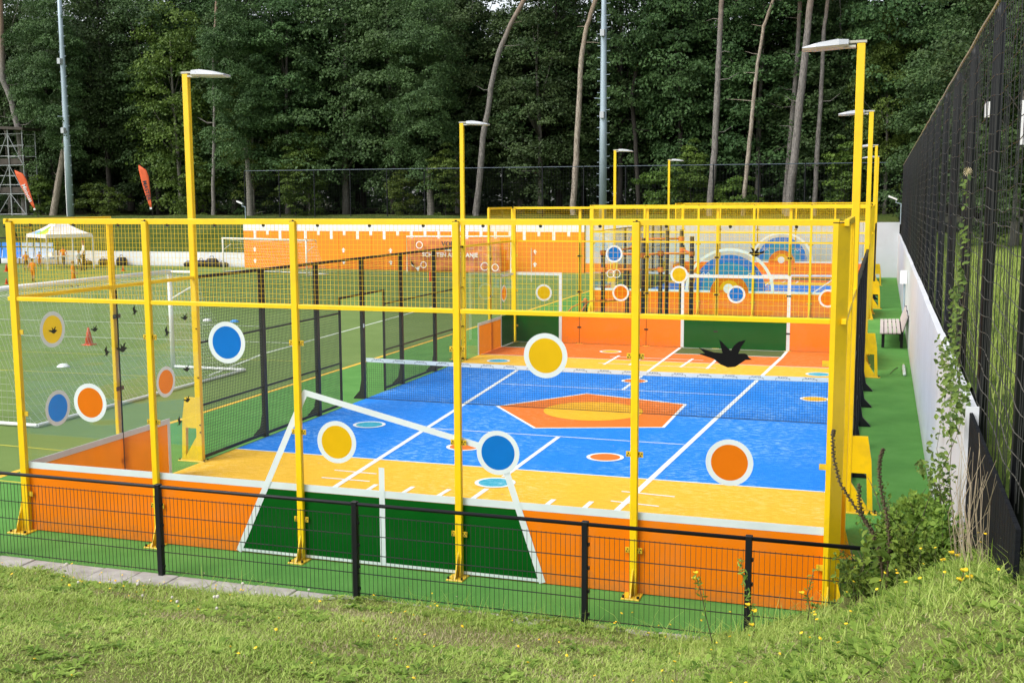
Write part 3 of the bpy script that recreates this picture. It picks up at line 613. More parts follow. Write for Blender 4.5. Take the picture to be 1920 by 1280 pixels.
side_wing(0, 1, -1, 'glass wing with orange triangle board and small birds by the big white goal', wing_near)
side_wing(0, 1, 1, 'yellow glass wing at the thick corner post above the bramble bush')
side_wing(20.4, -1, -1, 'glass wing with green print at the far end of the black side fence', wing_far)
side_wing(20.4, -1, 1, 'yellow glass wing beside the slatted bench')
side_wing(29.9, 1, -1, 'second court\'s glass wing left of the exercise frame')
side_wing(29.9, 1, 1, 'second court\'s near glass wing beside the white alley wall')
side_wing(50.3, -1, -1, 'glass wing nearest the orange wall\'s end')
side_wing(50.3, -1, 1, 'farthest glass wing in the green alley corner')

# ---- black side fences
def side_fence(y0, side, label, door):
    x = 0.0 if side < 0 else 10.1; o = -1 if side < 0 else 1
    fn = empty('side_fence', (x, y0, 0), label=label, cat='fence', group='black mesh side fences')
    xa, xb = min(0, .075*o), max(0, .075*o)
    for k in range(5):
        y = 6.12+2.04*k
        p = MB().bbox(xa, xb, y-.05, y+.05, .01, 3.04, .004).build('post', 'black', fn)
        MB().extr([(.05*o, .01), (.27*o, .01), (.25*o, .04), (.12*o, .18), (.075*o, .42), (.05*o, .42)], 'y', y-.045, y+.045).build('foot', 'black', p)
    MB().bbox(xa+.01, xb-.01, 4.12, 16.28, 3.0, 3.05, .004).build('top_rail', 'black', fn)
    spans = [(4.12, 6.07), (6.17, 8.11), (8.21, 9.12), (11.30, 12.19), (12.29, 14.23), (14.33, 16.28)] if door else [(4.12, 6.07), (6.17, 8.11), (8.21, 10.15), (10.25, 12.19), (12.29, 14.23), (14.33, 16.28)]
    for a, b in spans:
        for z in (.04, .91, 1.94): MB().bbox(xa+.02, xb-.025, a, b, z, z+(.05 if z < .1 else .03), .003).build('rail', 'black', fn)
        me = grid_mesh(0, b-a, .08, 3.0, .05, .05, .0032, 'blackwire')
        put('mesh_panel', me, fn, (.03*o, a, 0), (0, 0, math.pi/2), kind='stuff')
    if door:
        for y in (9.14, 11.28): MB().bbox(xa+.015, xb-.015, y-.02, y+.02, .01, 2.26, .003).build('door_jamb', 'black', fn)
        MB().bbox(xa+.015, xb-.015, 9.12, 11.30, 2.24, 2.28, .003).build('door_head', 'black', fn)
        me = grid_mesh(0, 2.16, 2.28, 3.0, .05, .05, .0032, 'blackwire'); put('mesh_panel', me, fn, (.03*o, 9.13, 0), (0, 0, math.pi/2), kind='stuff')
        MB().box(-.004*o-.003, -.004*o+.003, 10.15, 10.2, 1.55, 1.63).build('label_plate', 'film_white', fn)
    return fn
side_fence(0, -1, 'black mesh side fence with open doorway at the tennis net, beside the football pitch', True)
side_fence(0, 1, 'black mesh side fence seen edge on along the green alley', False)
side_fence(29.9, -1, 'black mesh side fence of the second court facing the orange wall', False)
side_fence(29.9, 1, 'black mesh side fence of the second court along the alley\'s far half', False)

# ---- yellow lamp posts
def lamp_post_proto():
    t = empty('lamp_post')
    p = MB().bbox(-.07, .035, -.042, .042, .01, 6.22, .008).build('pole', 'yellow', t)
    MB().box(-.066, .031, -.038, .038, 6.222, 6.265).build('cap', 'bolt', p)
    # bolted foot: plate with a cut-out, standing outward
    f = MB()
    f.extr([(-.36, .02), (-.29, .02), (-.265, .58), (-.30, .72), (-.325, .72)], 'y', -.035, .035)
    f.extr([(-.07, .02), (-.29, .02), (-.28, .10), (-.07, .42)], 'y', -.03, .03)
    f.extr([(-.07, .56), (-.267, .56), (-.325, .72), (-.27, 1.06), (-.07, 1.06)], 'y', -.033, .033)
    f.build('brace', 'yellow', t)
    MB().bbox(-.42, .09, -.08, .08, .005, .022).build('base_plate', 'yellow', t)
    bo = MB()
    for x in (-.39, .07):
        for y in (-.055, .055): bo.tube([(x, y, .02), (x, y, .045)], .013, 6)
    for z in (.5, .62, 1.4, 2.2): bo.tube([(.02, -.06, z), (.02, -.048, z)], .013, 6)
    bo.build('bolts', 'bolt', t, kind='stuff')
    h = MB()
    prof = [(.14, 6.205, .24), (.26, 6.195, .30), (.55, 6.18, .30), (.72, 6.175, .22)]
    tops = [6.265, 6.268, 6.228, 6.19]
    h.loft([[(x, -wd/2, z), (x, wd/2, z), (x, wd/2-.02, tz), (x, -wd/2+.02, tz)] for (x, z, wd), tz in zip(prof, tops)])
    hd = h.build('lamp_head', 'lampgrey', t)
    MB().loft([[(x, -wd/2+.02, z-.028), (x, wd/2-.02, z-.028), (x, wd/2, z-.002), (x, -wd/2, z-.002)] for (x, z, wd) in prof]).build('lens', 'lampglass', hd)
    MB().box(-.085, .28, -.04, .04, 6.225, 6.255).box(.05, .2, -.07, .07, 6.165, 6.195).build('bracket', 'lampglass', hd)
    fins = MB()
    for k in range(6): y = -.1+.04*k; fins.extr([(.27, 6.262), (.53, 6.228), (.53, 6.238), (.27, 6.276)], 'y', y, y+.006)
    fins.build('cooling_fins', 'lampgrey', hd, kind='stuff')
    return t
LP = lamp_post_proto(); used = False
for x, y, rz, lab in [(-.02, 4.08, 0, 'tall yellow lamp post beside the big white goal'), (-.02, 16.32, 0, 'yellow lamp post behind the fourth wall post, at the black fence end'),
        (-.02, 33.98, 0, 'yellow lamp post just right of the grey floodlight mast'), (-.02, 46.22, 0, 'smallest yellow lamp post, alone before the trees'),
        (10.1, 4.08, math.pi, 'tallest yellow lamp post rising behind the thick corner post'), (10.1, 16.32, math.pi, 'yellow lamp post by the bench, second along the alley'),
        (10.1, 33.98, math.pi, 'third yellow lamp post along the alley'), (10.1, 46.22, math.pi, 'last yellow lamp post along the alley')]:
    t = copy_tree(LP) if used else LP; used = True
    t.location = (x, y, 0); t.rotation_euler = (0, 0, rz); tag(t, lab, 'lamp post', 'yellow lamp posts round the courts')

# ---- tennis nets
PLAY = text_mesh('PLAYCE', .052, 'text_dark', .0008)
BR = MB().box(-.135, -.128, 0, .0012, -.04, -.005).box(-.128, -.10, 0, .0012, -.012, -.005).box(.128, .135, 0, .0012, -.04, -.005).box(.10, .128, 0, .0012, -.012, -.005).mesh('bracket_mark', 'text_dark')
def court_net(y0, label, letters):
    t = empty('tennis_net', (0, y0, 0), label=label, cat='net', group='nets across the courts')
    N = 40; top = lambda x: .895-.03*math.sin(math.pi*x/10.0)
    mb = MB()
    for i in range(N):
        a, b = .03+10.0*i/N, .03+10.0*(i+1)/N
        mb.quadbox([(a, -.006, top(a)-.085), (b, -.006, top(b)-.085), (b, .006, top(b)-.085), (a, .006, top(a)-.085), (a, -.006, top(a)), (b, -.006, top(b)), (b, .006, top(b)), (a, .006, top(a))])
    mb.build('headband', 'film_white', t)
    nb = MB(); n = 205
    for i in range(n): x = .05+9.95*i/(n-1); nb.tube([(x, 0, .012), (x, 0, top(x)-.08)], .0024, 3, False)
    for j in range(17):
        nb.tube([(.05+9.95*i/10, .002, .03+(top(.05+9.95*i/10)-.12)*j/16) for i in range(11)], .0024, 3, False)
    nb.build('netting', 'netcord', t, kind='stuff')
    MB().tube([(.03+i, 0, .018) for i in range(11)], .005, 5).build('bottom_cord', 'netcord', t)
    MB().tube([(.045+.006*math.sin(k*2.1), -.01, .02+k*.05) for k in range(17)], .005, 5).build('lacing', 'netcord', t)
    if letters:
        x = .30
        while x < 10:
            put('lettering', PLAY, t, (x, -.0075, top(x)-.030), (math.pi/2, 0, 0)); put('bracket_mark', BR, t, (x, -.0085, top(x)-.035)); x += .497
court_net(10.2, 'white banded net with small repeated lettering across the near blue court', True)
court_net(40.1, 'white banded net across the second court, seen through glass and mesh', False)

# ================================================================== FRONT RAIL
rail = empty('railing', (0, -.97, 0), label='low black double wire railing along the grass edge', cat='railing')
for x in (-4.6, -2.13, .33, 2.79, 5.24, 7.76, 9.36, 11.0):
    p = MB().bbox(x-.03, x+.03, -.03, .03, -.05, 1.06, .004).build('post', 'black', rail)
    MB().bbox(x-.034, x+.034, -.034, .034, 1.06, 1.075, .004).build('cap', 'black', p)
    b = MB()
    for z in (.12, .36, .6, .84): b.box(x+.03, x+.045, -.02, .02, z-.015, z+.015)
    b.build('clips', 'black', p, kind='stuff')
MB().tube([(-5, 0, 1.045), (11.1, 0, 1.045)], .021, 8).build('hand_rail', 'black', rail, smooth=True)
pst = [-4.6, -2.13, .33, 2.79, 5.24, 7.76, 9.36, 11.0]
for a, b in zip(pst[:-1], pst[1:]):
    mb = MB(); n = round((b-a-.1)/.05)
    for i in range(n+1): x = a+.05+(b-a-.1)*i/n; mb.tube([(x, 0, .05), (x, 0, .94)], .0027, 4, False)
    for z in (.07, .29, .50, .71, .925):
        for dy in (-.006, .006): mb.tube([(a+.03, dy, z), (b-.03, dy, z)], .0036, 4, False)
    mb.build('wire_panel', 'greenwire', rail, kind='stuff')

# ================================================================== ALLEY WALL, NET FENCE, BENCH
aw = empty('alley_wall', (11.24, 0, 0), label='long white panel wall along the green alley', cat='wall')
y = -.7; k = 0
while y < 51.9:
    L = min(2.95, 52.1-y); MB().bbox(0, .09, y+.003, y+L-.003, -.02, 2.36+.012*math.sin(k*1.7), .003).build('panel', 'whitewall', aw); y += L; k += 1
MB().box(-.012, .1, -.745, -.703, -.02, 2.37).build('end_post', 'whitewall', aw)
bb = empty('board_fence', (11.26, 0, 0), label='black upright board fence at the foot of the tall netting', cat='fence')
y = -.75
while y > -4.4:
    MB().bbox(0, .03, y-.142, y-.002, .3, 2.32, .003).build('board', 'blackboard', bb); y -= .145

nf = empty('netting_fence', (11.36, 0, 0), label='tall black netting fence on round posts above the white wall', cat='fence')
NY0, NY1, NZ0, NZ1 = -8.0, 52.2, 2.22, 5.95
pm = MB().tube([(0, 0, .2), (0, 0, 5.9), (0, 0, 6.02)], [.055, .055, .04], 10).mesh('post', 'black', True)
for k in range(-2, 18): put('post', pm, nf, (.07, .1+3.1*k, 0))
MB().tube([(0, -8.1+.5*i, 5.94+.008*math.cos(math.pi*2*(.5*i-.1)/3.1)) for i in range(121)], .018, 6).build('top_rope', 'stalk', nf)
def sag(y, z): return .05*(1-math.cos(2*math.pi*(y-.1)/3.1))*(.3+.7*((z-NZ0)/(NZ1-NZ0)-.3)**2) * (-1 if z > 4 else .9)
mb = MB()
z = NZ0+.12; j = 0
while z < NZ1:
    pts = [(.004+.012*math.sin(yy*3+j), yy, z+sag(yy, z)+.012*math.sin(yy*5.1+j*1.3)) for yy in np.arange(NY0, 22, .31)]
    mb.tube(pts, .0042, 3, False); z += .165; j += 1
mb.build('cross_cords', 'wirecord', nf, kind='stuff')
mb = MB(); z = NZ0+.12; j = 0
while z < NZ1:
    mb.tube([(.004, yy, z+sag(yy, z)) for yy in np.arange(21.8, NY1, 1.03)], .0042, 3, False); z += .165
mb.build('cross_cords', 'netcord', nf, kind='stuff')
mb = MB(); yy = NY0; i = 0
while yy < NY1:
    zb = NZ0-random.choice([0, .02, .05, .08, .12, .18, .26])+.04*math.sin(yy)
    mb.tube([(.0+.012*math.sin(i*1.7), yy, zb), (.014*math.sin(i*.9), yy+.02*math.sin(i), 3.4), (-.012*math.sin(i*1.3), yy+.025*math.sin(i*2.2), 4.7), (0, yy, NZ1)]  , .0040, 3, False)
    yy += .20 if yy < 7 else .34; i += 1
mb.build('netting', 'netcord', nf, kind='stuff')

def far_light(name, label, x, y, z0, flip):
    t = empty(name, (x, y, z0), label=label, cat='light')
    MB().tube([(0, 0, -.3), (0, 0, .75)], .03, 6).tube([(0, 0, .75), (-.25*flip, 0, .80)], .025, 6).tube([(-.25*flip, 0, .80), (-.25*flip, 0, 1.05)], .03, 6).build('pole', 'mast', t)
    MB().quadbox([(-.2*flip, -.1, .92), (-.65*flip, -.1, 1.10), (-.65*flip, .1, 1.10), (-.2*flip, .1, .92), (-.2*flip, -.1, 1.0), (-.62*flip, -.1, 1.19), (-.62*flip, .1, 1.19), (-.2*flip, .1, 1.0)]).build('lamp_head', 'whitepaint', t)
far_light('flood_light', 'small white flood light on a pole at the alley\'s far corner', 11.3, 50, 3.2, 1)
far_light('flood_light', 'small white flood light on a pole before the tall mesh fence end', -31.7, 57.4, 3.1, 1)

# pole and sign beyond the netting
t = empty('camera_pole', (11.85, 5.2, 0), label='shiny steel pole with a small box behind the netting', cat='pole')
MB().tube([(0, 0, 1.8), (.02, 0, 6.0)], .035, 10).build('pole', 'scaf', t, smooth=True)
MB().bbox(-.14, -.04, -.2, 0, 5.3, 5.5).box(-.06, 0, -.1, -.05, 5.36, 5.42).build('box', 'whitepaint', t)
t = empty('notice_board', (12.15, 3.9, .5), label='blank white notice board behind the netting', cat='sign')
MB().bbox(-.13, .13, -.02, .0, 4.38, 4.92, .004).build('panel', 'whitepaint', t)
MB().tube([(0, .04, 1.6), (0, .04, 4.7)], .03, 8).build('post', 'black', t)

# bench with slats
bn = empty('bench', (10.78, 23.6, 0), label='pale slatted bench with black frame against the alley wall', cat='bench')
for i in range(5):
    MB().bbox(-.30+.115*i, -.205+.115*i, -1.9, 1.9, .44+.004*i, .475+.004*i, .004).build('seat_slat', 'benchslat', bn)
for i in range(4):
    x, z = .285+.03*i, .52+.105*i
    MB().quadbox([(x, -1.9, z), (x+.028, -1.9, z-.008), (x+.028, 1.9, z-.008), (x, 1.9, z), (x+.028, -1.9, z+.092), (x+.055, -1.9, z+.084), (x+.055, 1.9, z+.084), (x+.028, 1.9, z+.092)]).build('back_slat', 'benchslat', bn)
for yy in (-1.6, 0, 1.6):
    f = MB().extr([(-.25, .02), (-.17, .02), (-.17, .40), (.25, .40), (.25, .02), (.33, .02), (.33, .45), (.46, .93), (.42, .94), (.30, .46), (-.30, .44), (-.30, .40), (-.25, .40)], 'y', yy-.03, yy+.03)
    f.build('leg', 'black', bn)
# small switch box on the wall with its pole, bottle and twig on the turf
t = empty('switch_box', (11.17, 25.2, 0), label='small white box on a grey pipe against the alley wall', cat='box')
MB().bbox(-.16, .05, -.12, .10, 1.62, 2.02, .01).build('housing', 'whitepaint', t); MB().tube([(-.02, 0, .02), (-.02, 0, 1.65)], .035, 8).build('pipe', 'mast', t)
t = empty('bottle', (11.07, 17.6, .05), 0, label='small plastic bottle lying on the green alley turf', cat='bottle')
MB().tube([(0, -.95, 0), (0, -.9, 0), (0, .5, 0), (0, .72, 0), (0, .78, 0)], [.03, .04, .04, .022, .022], 10).build('body', 'plastic', t, smooth=True)
MB().tube([(0, .78, 0), (0, .84, 0)], .026, 8).build('cap', 'canopygreen', t)
tag(MB().tube([(10.75, 17.0, .015), (10.82, 17.5, .03), (10.93, 18.1, .015)], .008, 5).build('twig', 'stem'), 'thin dark twig on the green alley turf', 'twig')

# ================================================================== EXERCISE FRAME
ex = empty('exercise_frame', (0, 25, 0), label='black post exercise frame with orange couplings and hanging rings between the courts', cat='exercise frame')
posts = {(1.75, -.4): 2.55, (2.42, 1.2): 3.1, (3.15, -.7): 3.0, (3.66, -.4): 2.55, (3.5, 1.6): 3.2, (4.26, .2): 2.75, (4.65, -.3): 3.05, (3.95, 1.8): 3.2, (1.2, -.6): .95, (2.5, -.1): 1.9}
for (x, yy), h in posts.items():
    p = MB().tube([(x, yy, 0), (x, yy, h)], .068, 10).build('post', 'black', ex, smooth=True)
    MB().tube([(x, yy, 0), (x, yy, .015)], .11, 10).build('base_plate', 'black', p)
    if h < 1: MB().sphere((x, yy, h), .07).build('end_cap', 'equip', p)
for a, b in [((1.75, -.4, 2.5), (3.15, -.7, 2.45)), ((3.15, -.7, 2.45), (3.66, -.4, 2.5)), ((3.66, -.4, 2.5), (4.65, -.3, 2.5)), ((1.75, -.4, 2.5), (2.42, 1.2, 2.6)), ((1.75, -.4, 1.95), (3.66, -.4, 1.98)), ((4.26, .2, 2.6), (4.65, -.3, 2.5)), ((2.42, 1.2, 2.9), (3.95, 1.8, 2.9))]:
    b_ = MB().tube([a, b], .034, 8).build('bar', 'equip', ex, smooth=True)
    for q_ in (a, b): MB().tube([(q_[0], q_[1], q_[2]-.075), (q_[0], q_[1], q_[2]+.075)], .10, 10).build('coupling', 'equip', b_)
for dx in (0, .75):
    MB().tube([(.45+dx*.6, -1.6+dx*.4, 0), (.62+dx*.6, -1.45+dx*.4, .35), (.9+dx*.45, -1.2+dx*.4, .75), (1.2+dx*.2, -.9+dx*.3, .92), (1.9, -.5+dx*.3, .95)], .022, 8).build('handle_bar', 'equip', ex, smooth=True)
MB().tube([(1.7, -.45, .9), (2.5, -.1, 1.0)], .05, 8).build('coupling', 'equip', ex)
for x in (2.02, 2.22):
    r_ = MB(); n = 22
    r_.tube([(x+.12*math.cos(2*math.pi*i/n), -.46+.03*math.sin(2*math.pi*i/n), 1.82+.12*math.sin(2*math.pi*i/n)) for i in range(n+1)], .014, 6)
    rg = r_.build('gym_ring', 'whitepaint', ex, smooth=True)
    MB().box(x-.012, x+.012, -.462, -.458, 1.94, 2.48).build('strap', 'canopyyellow', rg)

# ================================================================== BACK WALLS
ow = empty('orange_wall', (0, 52.0, 0), label='orange training wall with white dripping top band behind the pitch', cat='wall')
n = 10; x0, x1 = -28.6, -6.0; L = (x1-x0)/n
for i in range(n):
    MB().bbox(x0+L*i+.006, x0+L*(i+1)-.006, 0, .12, -.02, 2.37, .004).build('panel', 'wallorange', ow)
    MB().bbox(x0+L*i+.004, x0+L*(i+1)-.004, -.002, .122, 2.372, 2.86, .004).build('top_panel', 'wallwhite', ow)
x = x0+.55+.3; k = 0
while x < x1-.3:
    h = .5 if k % 2 == 0 else .26
    MB().box(x-.09, x+.09, -.008, -.001, 2.372-h, 2.374).build('drip_print', 'wallwhite', ow); x += .905; k += 1
AR = MB().extr([(-.14, 0), (0, .16), (.14, 0), (.06, 0), (.06, -.14), (-.06, -.14), (-.06, 0)], 'y', -.006, -.001).mesh('arrow_print', 'wallwhite')
for x in (-27.8, -21.5, -18.3, -9.0):
    for z in (.45, 1.18): put('arrow_print', AR, ow, (x, 0, z))
gw = empty('grey_wall', (0, 52.1, 0), label='tall pale grey panel wall behind the second court', cat='wall')
x = -5.95
while x < 11.2:
    L = min(2.2, 11.3-x); MB().bbox(x+.005, x+L-.005, 0, .12, -.02, 2.96, .004).build('panel', 'wallgrey', gw); x += L
MB().box(-5.95, -3.0, -.006, -.001, .02, .55).build('orange_band', 'wallorange', gw)
ww = empty('low_wall', (0, 52.55, 0), label='low white wall below the grass bank', cat='wall')
x = -74
while x < -28.8:
    MB().bbox(x+.005, x+2.51, 0, .12, -.02, .93, .004).build('panel', 'whitewall', ww); x += 2.515

# tall mesh fence on the bank
tf = empty('tall_fence', (0, 58.9, 0), label='tall dark mesh fence with pale top rail before the forest', cat='fence')
pm = MB().tube([(0, 0, 2.9), (0, 0, 6.36)], .04, 8).mesh('post', 'black')
x = -32.6; k = 0
while x < 11.6: put('post', pm, tf, (x, 0, 0)); x += 2.75
MB().tube([(-32.6, 0, 6.36), (11.5, 0, 6.31)], .026, 8).build('top_rail', 'darkrail', tf)
mb = MB()
for i in range(int(44.1/.2)+1): mb.tube([(-32.6+.2*i, .05, 3.1), (-32.6+.2*i, .05, 6.33)], .006, 3, False)
for j in range(17): mb.tube([(-32.6, .05, 3.15+.2*j), (11.5, .05, 3.15+.2*j-.004)], .006, 3, False)
mb.build('mesh_panel', 'blackwire', tf, kind='stuff')

# floodlight masts
def mast(x, y, h, r0, r1, label, side=True):
    t = empty('floodlight_mast', (x, y, 3.1), label=label, cat='mast', group='grey floodlight masts')
    MB().tube([(0, 0, 0), (0, 0, h*.3), (0, 0, h*.31), (0, 0, h*.62), (0, 0, h*.63), (0, 0, h)], [r0, r0*.93, r0*.85, r0*.72, r0*.66, r1], 14).build('shaft', 'mast', t, smooth=True)
    pg = MB(); z = .6; k = 0
    while z < h:
        a = R(-18); s = 1 if k % 2 else -1
        pg.tube([(0, 0, z), (s*(r0+.20)*math.cos(a), s*(r0+.20)*math.sin(a), z), (s*(r0+.20)*math.cos(a), s*(r0+.20)*math.sin(a), z+.05)], .016, 4); z += .36; k += 1
    pg.build('step_pegs', 'mast', t, kind='stuff')
    for z in (6.2, h*.56): MB().bbox(-.13, .13, -r0-.22, -r0*.5, z, z+.4).build('junction_box', 'lampgrey', t)
    for z in (7.4,): MB().tube([(0, 0, z), (-.55, -.2, z+.05)], .03, 6).build('arm', 'mast', t)
mast(-47.36, 58.6, 20, .25, .15, 'grey floodlight mast rising behind the white tent')
mast(-6.5, 58.6, 20, .25, .15, 'grey floodlight mast rising behind the yellow cages')
tag(MB().tube([(-47.8, 58.8, 3.1), (-47.8, 58.8, 5), (-47.72, 58.8, 11.7)], [.075, .075, .06], 8).build('flag_pole', 'whitepaint'), 'thin white flag pole close to the tent side mast', 'pole')

# scaffold tower at the forest edge
sf = empty('scaffold_tower', (-54.2, 60.2, 3.2), label='steel scaffold tower with dark decks at the forest edge', cat='scaffold')
for x in (-1.3, 0, 1.35):
    for yy in (0, 1.4): MB().tube([(x, yy, 0), (x, yy, 6.7)], .035, 6).build('standard', 'scaf', sf)
for z in (.12, 1.7, 2.4, 3.1, 3.9, 4.6, 5.4, 6.3):
    for yy in (0, 1.4): MB().tube([(-1.4, yy, z), (1.45, yy, z)], .028, 6).build('ledger', 'scaf', sf)
for a, b, z0, z1 in [(-1.3, 0, .1, 1.7), (1.35, 0, .1, 1.7), (-1.3, 0, 1.7, 3.9), (1.35, 0, 1.7, 3.9), (-1.3, 0, 3.9, 6.3), (1.35, 0, 3.9, 6.3)]:
    MB().tube([(a, -.04, z0), (b, -.04, z1)], .026, 6).build('brace', 'scaf', sf)
for z in (2.0, 4.2): MB().bbox(-1.35, 1.4, .05, 1.35, z-.22, z+.22).build('deck_panel', 'scafdark', sf)
MB().quadbox([(-1.8, -.3, 6.75), (1.7, -.3, 6.55), (1.7, 1.7, 6.55), (-1.8, 1.7, 6.75), (-1.8, -.3, 6.95), (1.7, -.3, 6.75), (1.7, 1.7, 6.75), (-1.8, 1.7, 6.95)]).build('roof', 'scafdark', sf)

# beach flags
def beach_flag(x, y, lean, label, word, tm):
    t = empty('beach_flag', (x, y, 3.05), label=label, cat='flag', group='orange beach flags on the bank')
    t.rotation_euler = (0, lean, YAW)
    MB().tube([(.0, 0, 0), (0, 0, .7), (.03, 0, 3.0), (-.1, 0, 3.5), (-.42, 0, 3.82), (-.62, 0, 3.86)], .018, 6).build('pole', 'bolt', t)
    prof = [(-.10, -.02, .72), (-.24, -.02, 1.1), (-.40, -.01, 1.8), (-.53, 0, 2.5), (-.60, .01, 3.1), (-.64, .02, 3.5), (-.62, .03, 3.84)]
    right = [(-.02, .72), (-.01, 1.1), (0, 1.8), (.015, 2.5), (.02, 3.0), (-.10, 3.45), (-.60, 3.85)]
    mb = MB(); n = 5
    for (lx, w_, lz), (rx, rz_) in zip(prof, right):
        for i in range(n): s = i/(n-1); mb.v.append((lx+(rx-lx)*s, .03*math.sin(3*s+lz), lz+(rz_-lz)*s))
    mb.f = [(r_*n+i, r_*n+i+1, (r_+1)*n+i+1, (r_+1)*n+i) for r_ in range(6) for i in range(n-1)]
    sl = mb.build('sail', 'flagcloth', t, smooth=True); m_ = sl.modifiers.new('thickness', 'SOLIDIFY'); m_.thickness = .01
    put('lettering', text_mesh(word, .40, tm, .003, .006), t, (-.24, -.055, 2.0), (math.pi/2, R(82), 0))
    MB().box(-.17, -.02, -.02, .02, .66, .80).build('hem_tip', 'whitepaint', t)
beach_flag(-49.45, 57.6, R(-15), 'leaning orange beach flag beside the scaffold tower', 'Minivoss', 'text_white')
beach_flag(-39.4, 57.6, R(-4), 'upright orange beach flag left of the tall lamp post', 'MASTER', 'text_dark')

# ================================================================== FOOTBALL PITCH THINGS
def goal(name, label, X0, Y0, ax, width, height, depth_top, depth_bot, r, cell, cords):
    """frame with a net; ax = unit vector along the crossbar, net hangs to its right-hand side"""
    t = empty(name, (X0, Y0, 0), label=label, cat='goal', group='white football goals')
    ax = Vector((*ax, 0)).normalized(); bk = Vector((ax.y, -ax.x, 0))
    P = lambda a, b, z: tuple(ax*a + bk*b + Vector((0, 0, z)))
    for a in (0, width): MB().tube([P(a, 0, 0), P(a, 0, height-.05)], r, 12).build('upright', 'whitepaint', t, smooth=True)
    MB().tube([P(-r, 0, height-.05), P(width+r, 0, height-.05)], r, 12).build('crossbar', 'whitepaint', t, smooth=True)
    for a in (0, width):
        MB().tube([P(a, 0, height-.05), P(a, depth_top*.9, height-.05), P(a, depth_top, height-.2)], r*.55, 8).build('stanchion', 'whitepaint', t, smooth=True)
        MB().tube([P(a, 0, height-.75), P(a, depth_top*.8, height-.4)], r*.4, 8).build('stay', 'whitepaint', t)
        MB().tube([P(a, 0, .05), P(a, depth_bot, .05)], r*.6, 8).build('ground_bar', 'whitepaint', t)
    MB().tube([P(0, depth_bot, .05), P(width, depth_bot, .05)], r*.6, 8).build('ground_bar', 'whitepaint', t)
    nb = MB(); n = int(width/cell); k = int(height/cell)
    def back(s, v):   # v 0..1 from roof front over the back to the ground
        if v < .22: q = v/.22; return (depth_top*q, height-.05-.10*math.sin(math.pi*q))
        q = (v-.22)/.78; return (depth_top+(depth_bot-depth_top)*(q**1.5), (height-.08)*(1-q)+.05*q-.03)
    Nv = k+int(depth_top/cell)
    for i in range(n+1):
        a = width*i/n; nb.tube([P(a+.04*math.sin(j*1.1+i), back(0, j/12)[0]+.03*math.sin(i*.8+j), max(.03, back(0, j/12)[1])) for j in range(13)], cords, 3, False)
    for j in range(Nv+1):
        b_, z_ = back(0, j/Nv); nb.tube([P(width*i/14, b_+.04*math.sin(i*1.7+j*.6), max(.03, z_+.03*math.sin(i*1.2+j))) for i in range(15)], cords, 3, False)
    for a in (0, width):     # side nets
        for j in range(k+1):
            z_ = .05+(height-.12)*j/k; q = max(0, 1-z_/(height-.08)); nb.tube([P(a, 0, z_), P(a, (depth_top+(depth_bot-depth_top)*(q**1.5)), z_)], cords, 3, False)
        for j in range(1, int(depth_bot/cell)):
            b_ = cell*j; zt = height-.08 if b_ <= depth_top else (height-.08)*(1-min(1, (b_-depth_top)/(depth_bot-depth_top))**(1/1.5)); nb.tube([P(a, b_, .04), P(a, b_, max(.06, zt))], cords, 3, False)
    nb.build('netting', 'whitecord', t, kind='stuff'); return t
goal('football_goal', 'big white football goal with white net beside the near court', -6.7, 5.55, (0, 1), 7.32, 2.52, .85, 2.1, .06, .13, .0028)
goal('football_goal', 'distant white football goal before the orange wall', -20.4, 45.2, (-.957, .29), 7.0, 2.1, .8, 1.7, .05, .2, .005)
# banner goal
bg_ = empty('banner_goal', (-13.3, 50.5, 0), label='white goal frame covered by an orange shooting banner at the orange wall', cat='banner')
MB().tube([(-3.25, 0, 0), (-3.25, 0, 2.1), (3.3, 0, 2.14), (3.3, 0, 0)], .05, 8).build('frame', 'whitepaint', bg_)
mb = MB(); nx, nz = 40, 12
for i in range(nx):
    for j in range(nz):
        u, v_ = i/(nx-1), j/(nz-1); x = -3.15+5.9*u; z = .02+2.02*v_
        mb.v.append((x, -.07+.05*math.sin(9*u+2.5*v_)+.04*math.sin(17*u-7*v_)*(1-v_), z-.05*math.sin(math.pi*u)*(v_ > .9)))
mb.f = [(i*nz+j, (i+1)*nz+j, (i+1)*nz+j+1, i*nz+j+1) for i in range(nx-1) for j in range(nz-1)]
sh = mb.build('banner_sheet', 'bannercloth', bg_, smooth=True); m_ = sh.modifiers.new('thickness', 'SOLIDIFY'); m_.thickness = .006
for s, sz, x, z, tm, yo in [('VOET', .40, -.42, 1.68, 'text_dark', -.215), ('MET', .30, -.45, 1.36, 'text_white', -.205), ('SCHIETEN ALS ORANJE', .34, -.42, 1.04, 'text_white', -.205)]:
    put('lettering', text_mesh(s, sz, tm, .004, .012), bg_, (x, yo, z), (math.pi/2, 0, 0))
for cx, cz, rr in [(-2.35, 1.62, .22), (-2.1, .45, .2), (1.75, .4, .25), (2.4, .35, .22)]:
    mb = MB(); annulus(mb, cx, cz, rr-.05, rr, lambda a, b: (a, -.205, b), 20); mb.build('ring_print', 'text_white', bg_)
MB().extr([(-2.95, .8), (-2.85, .35), (-2.55, .28), (-2.3, .4), (-2.45, .05), (-2.6, .25), (-2.9, .5)], 'y', -.21, -.205).build('swirl_print', 'text_white', bg_)

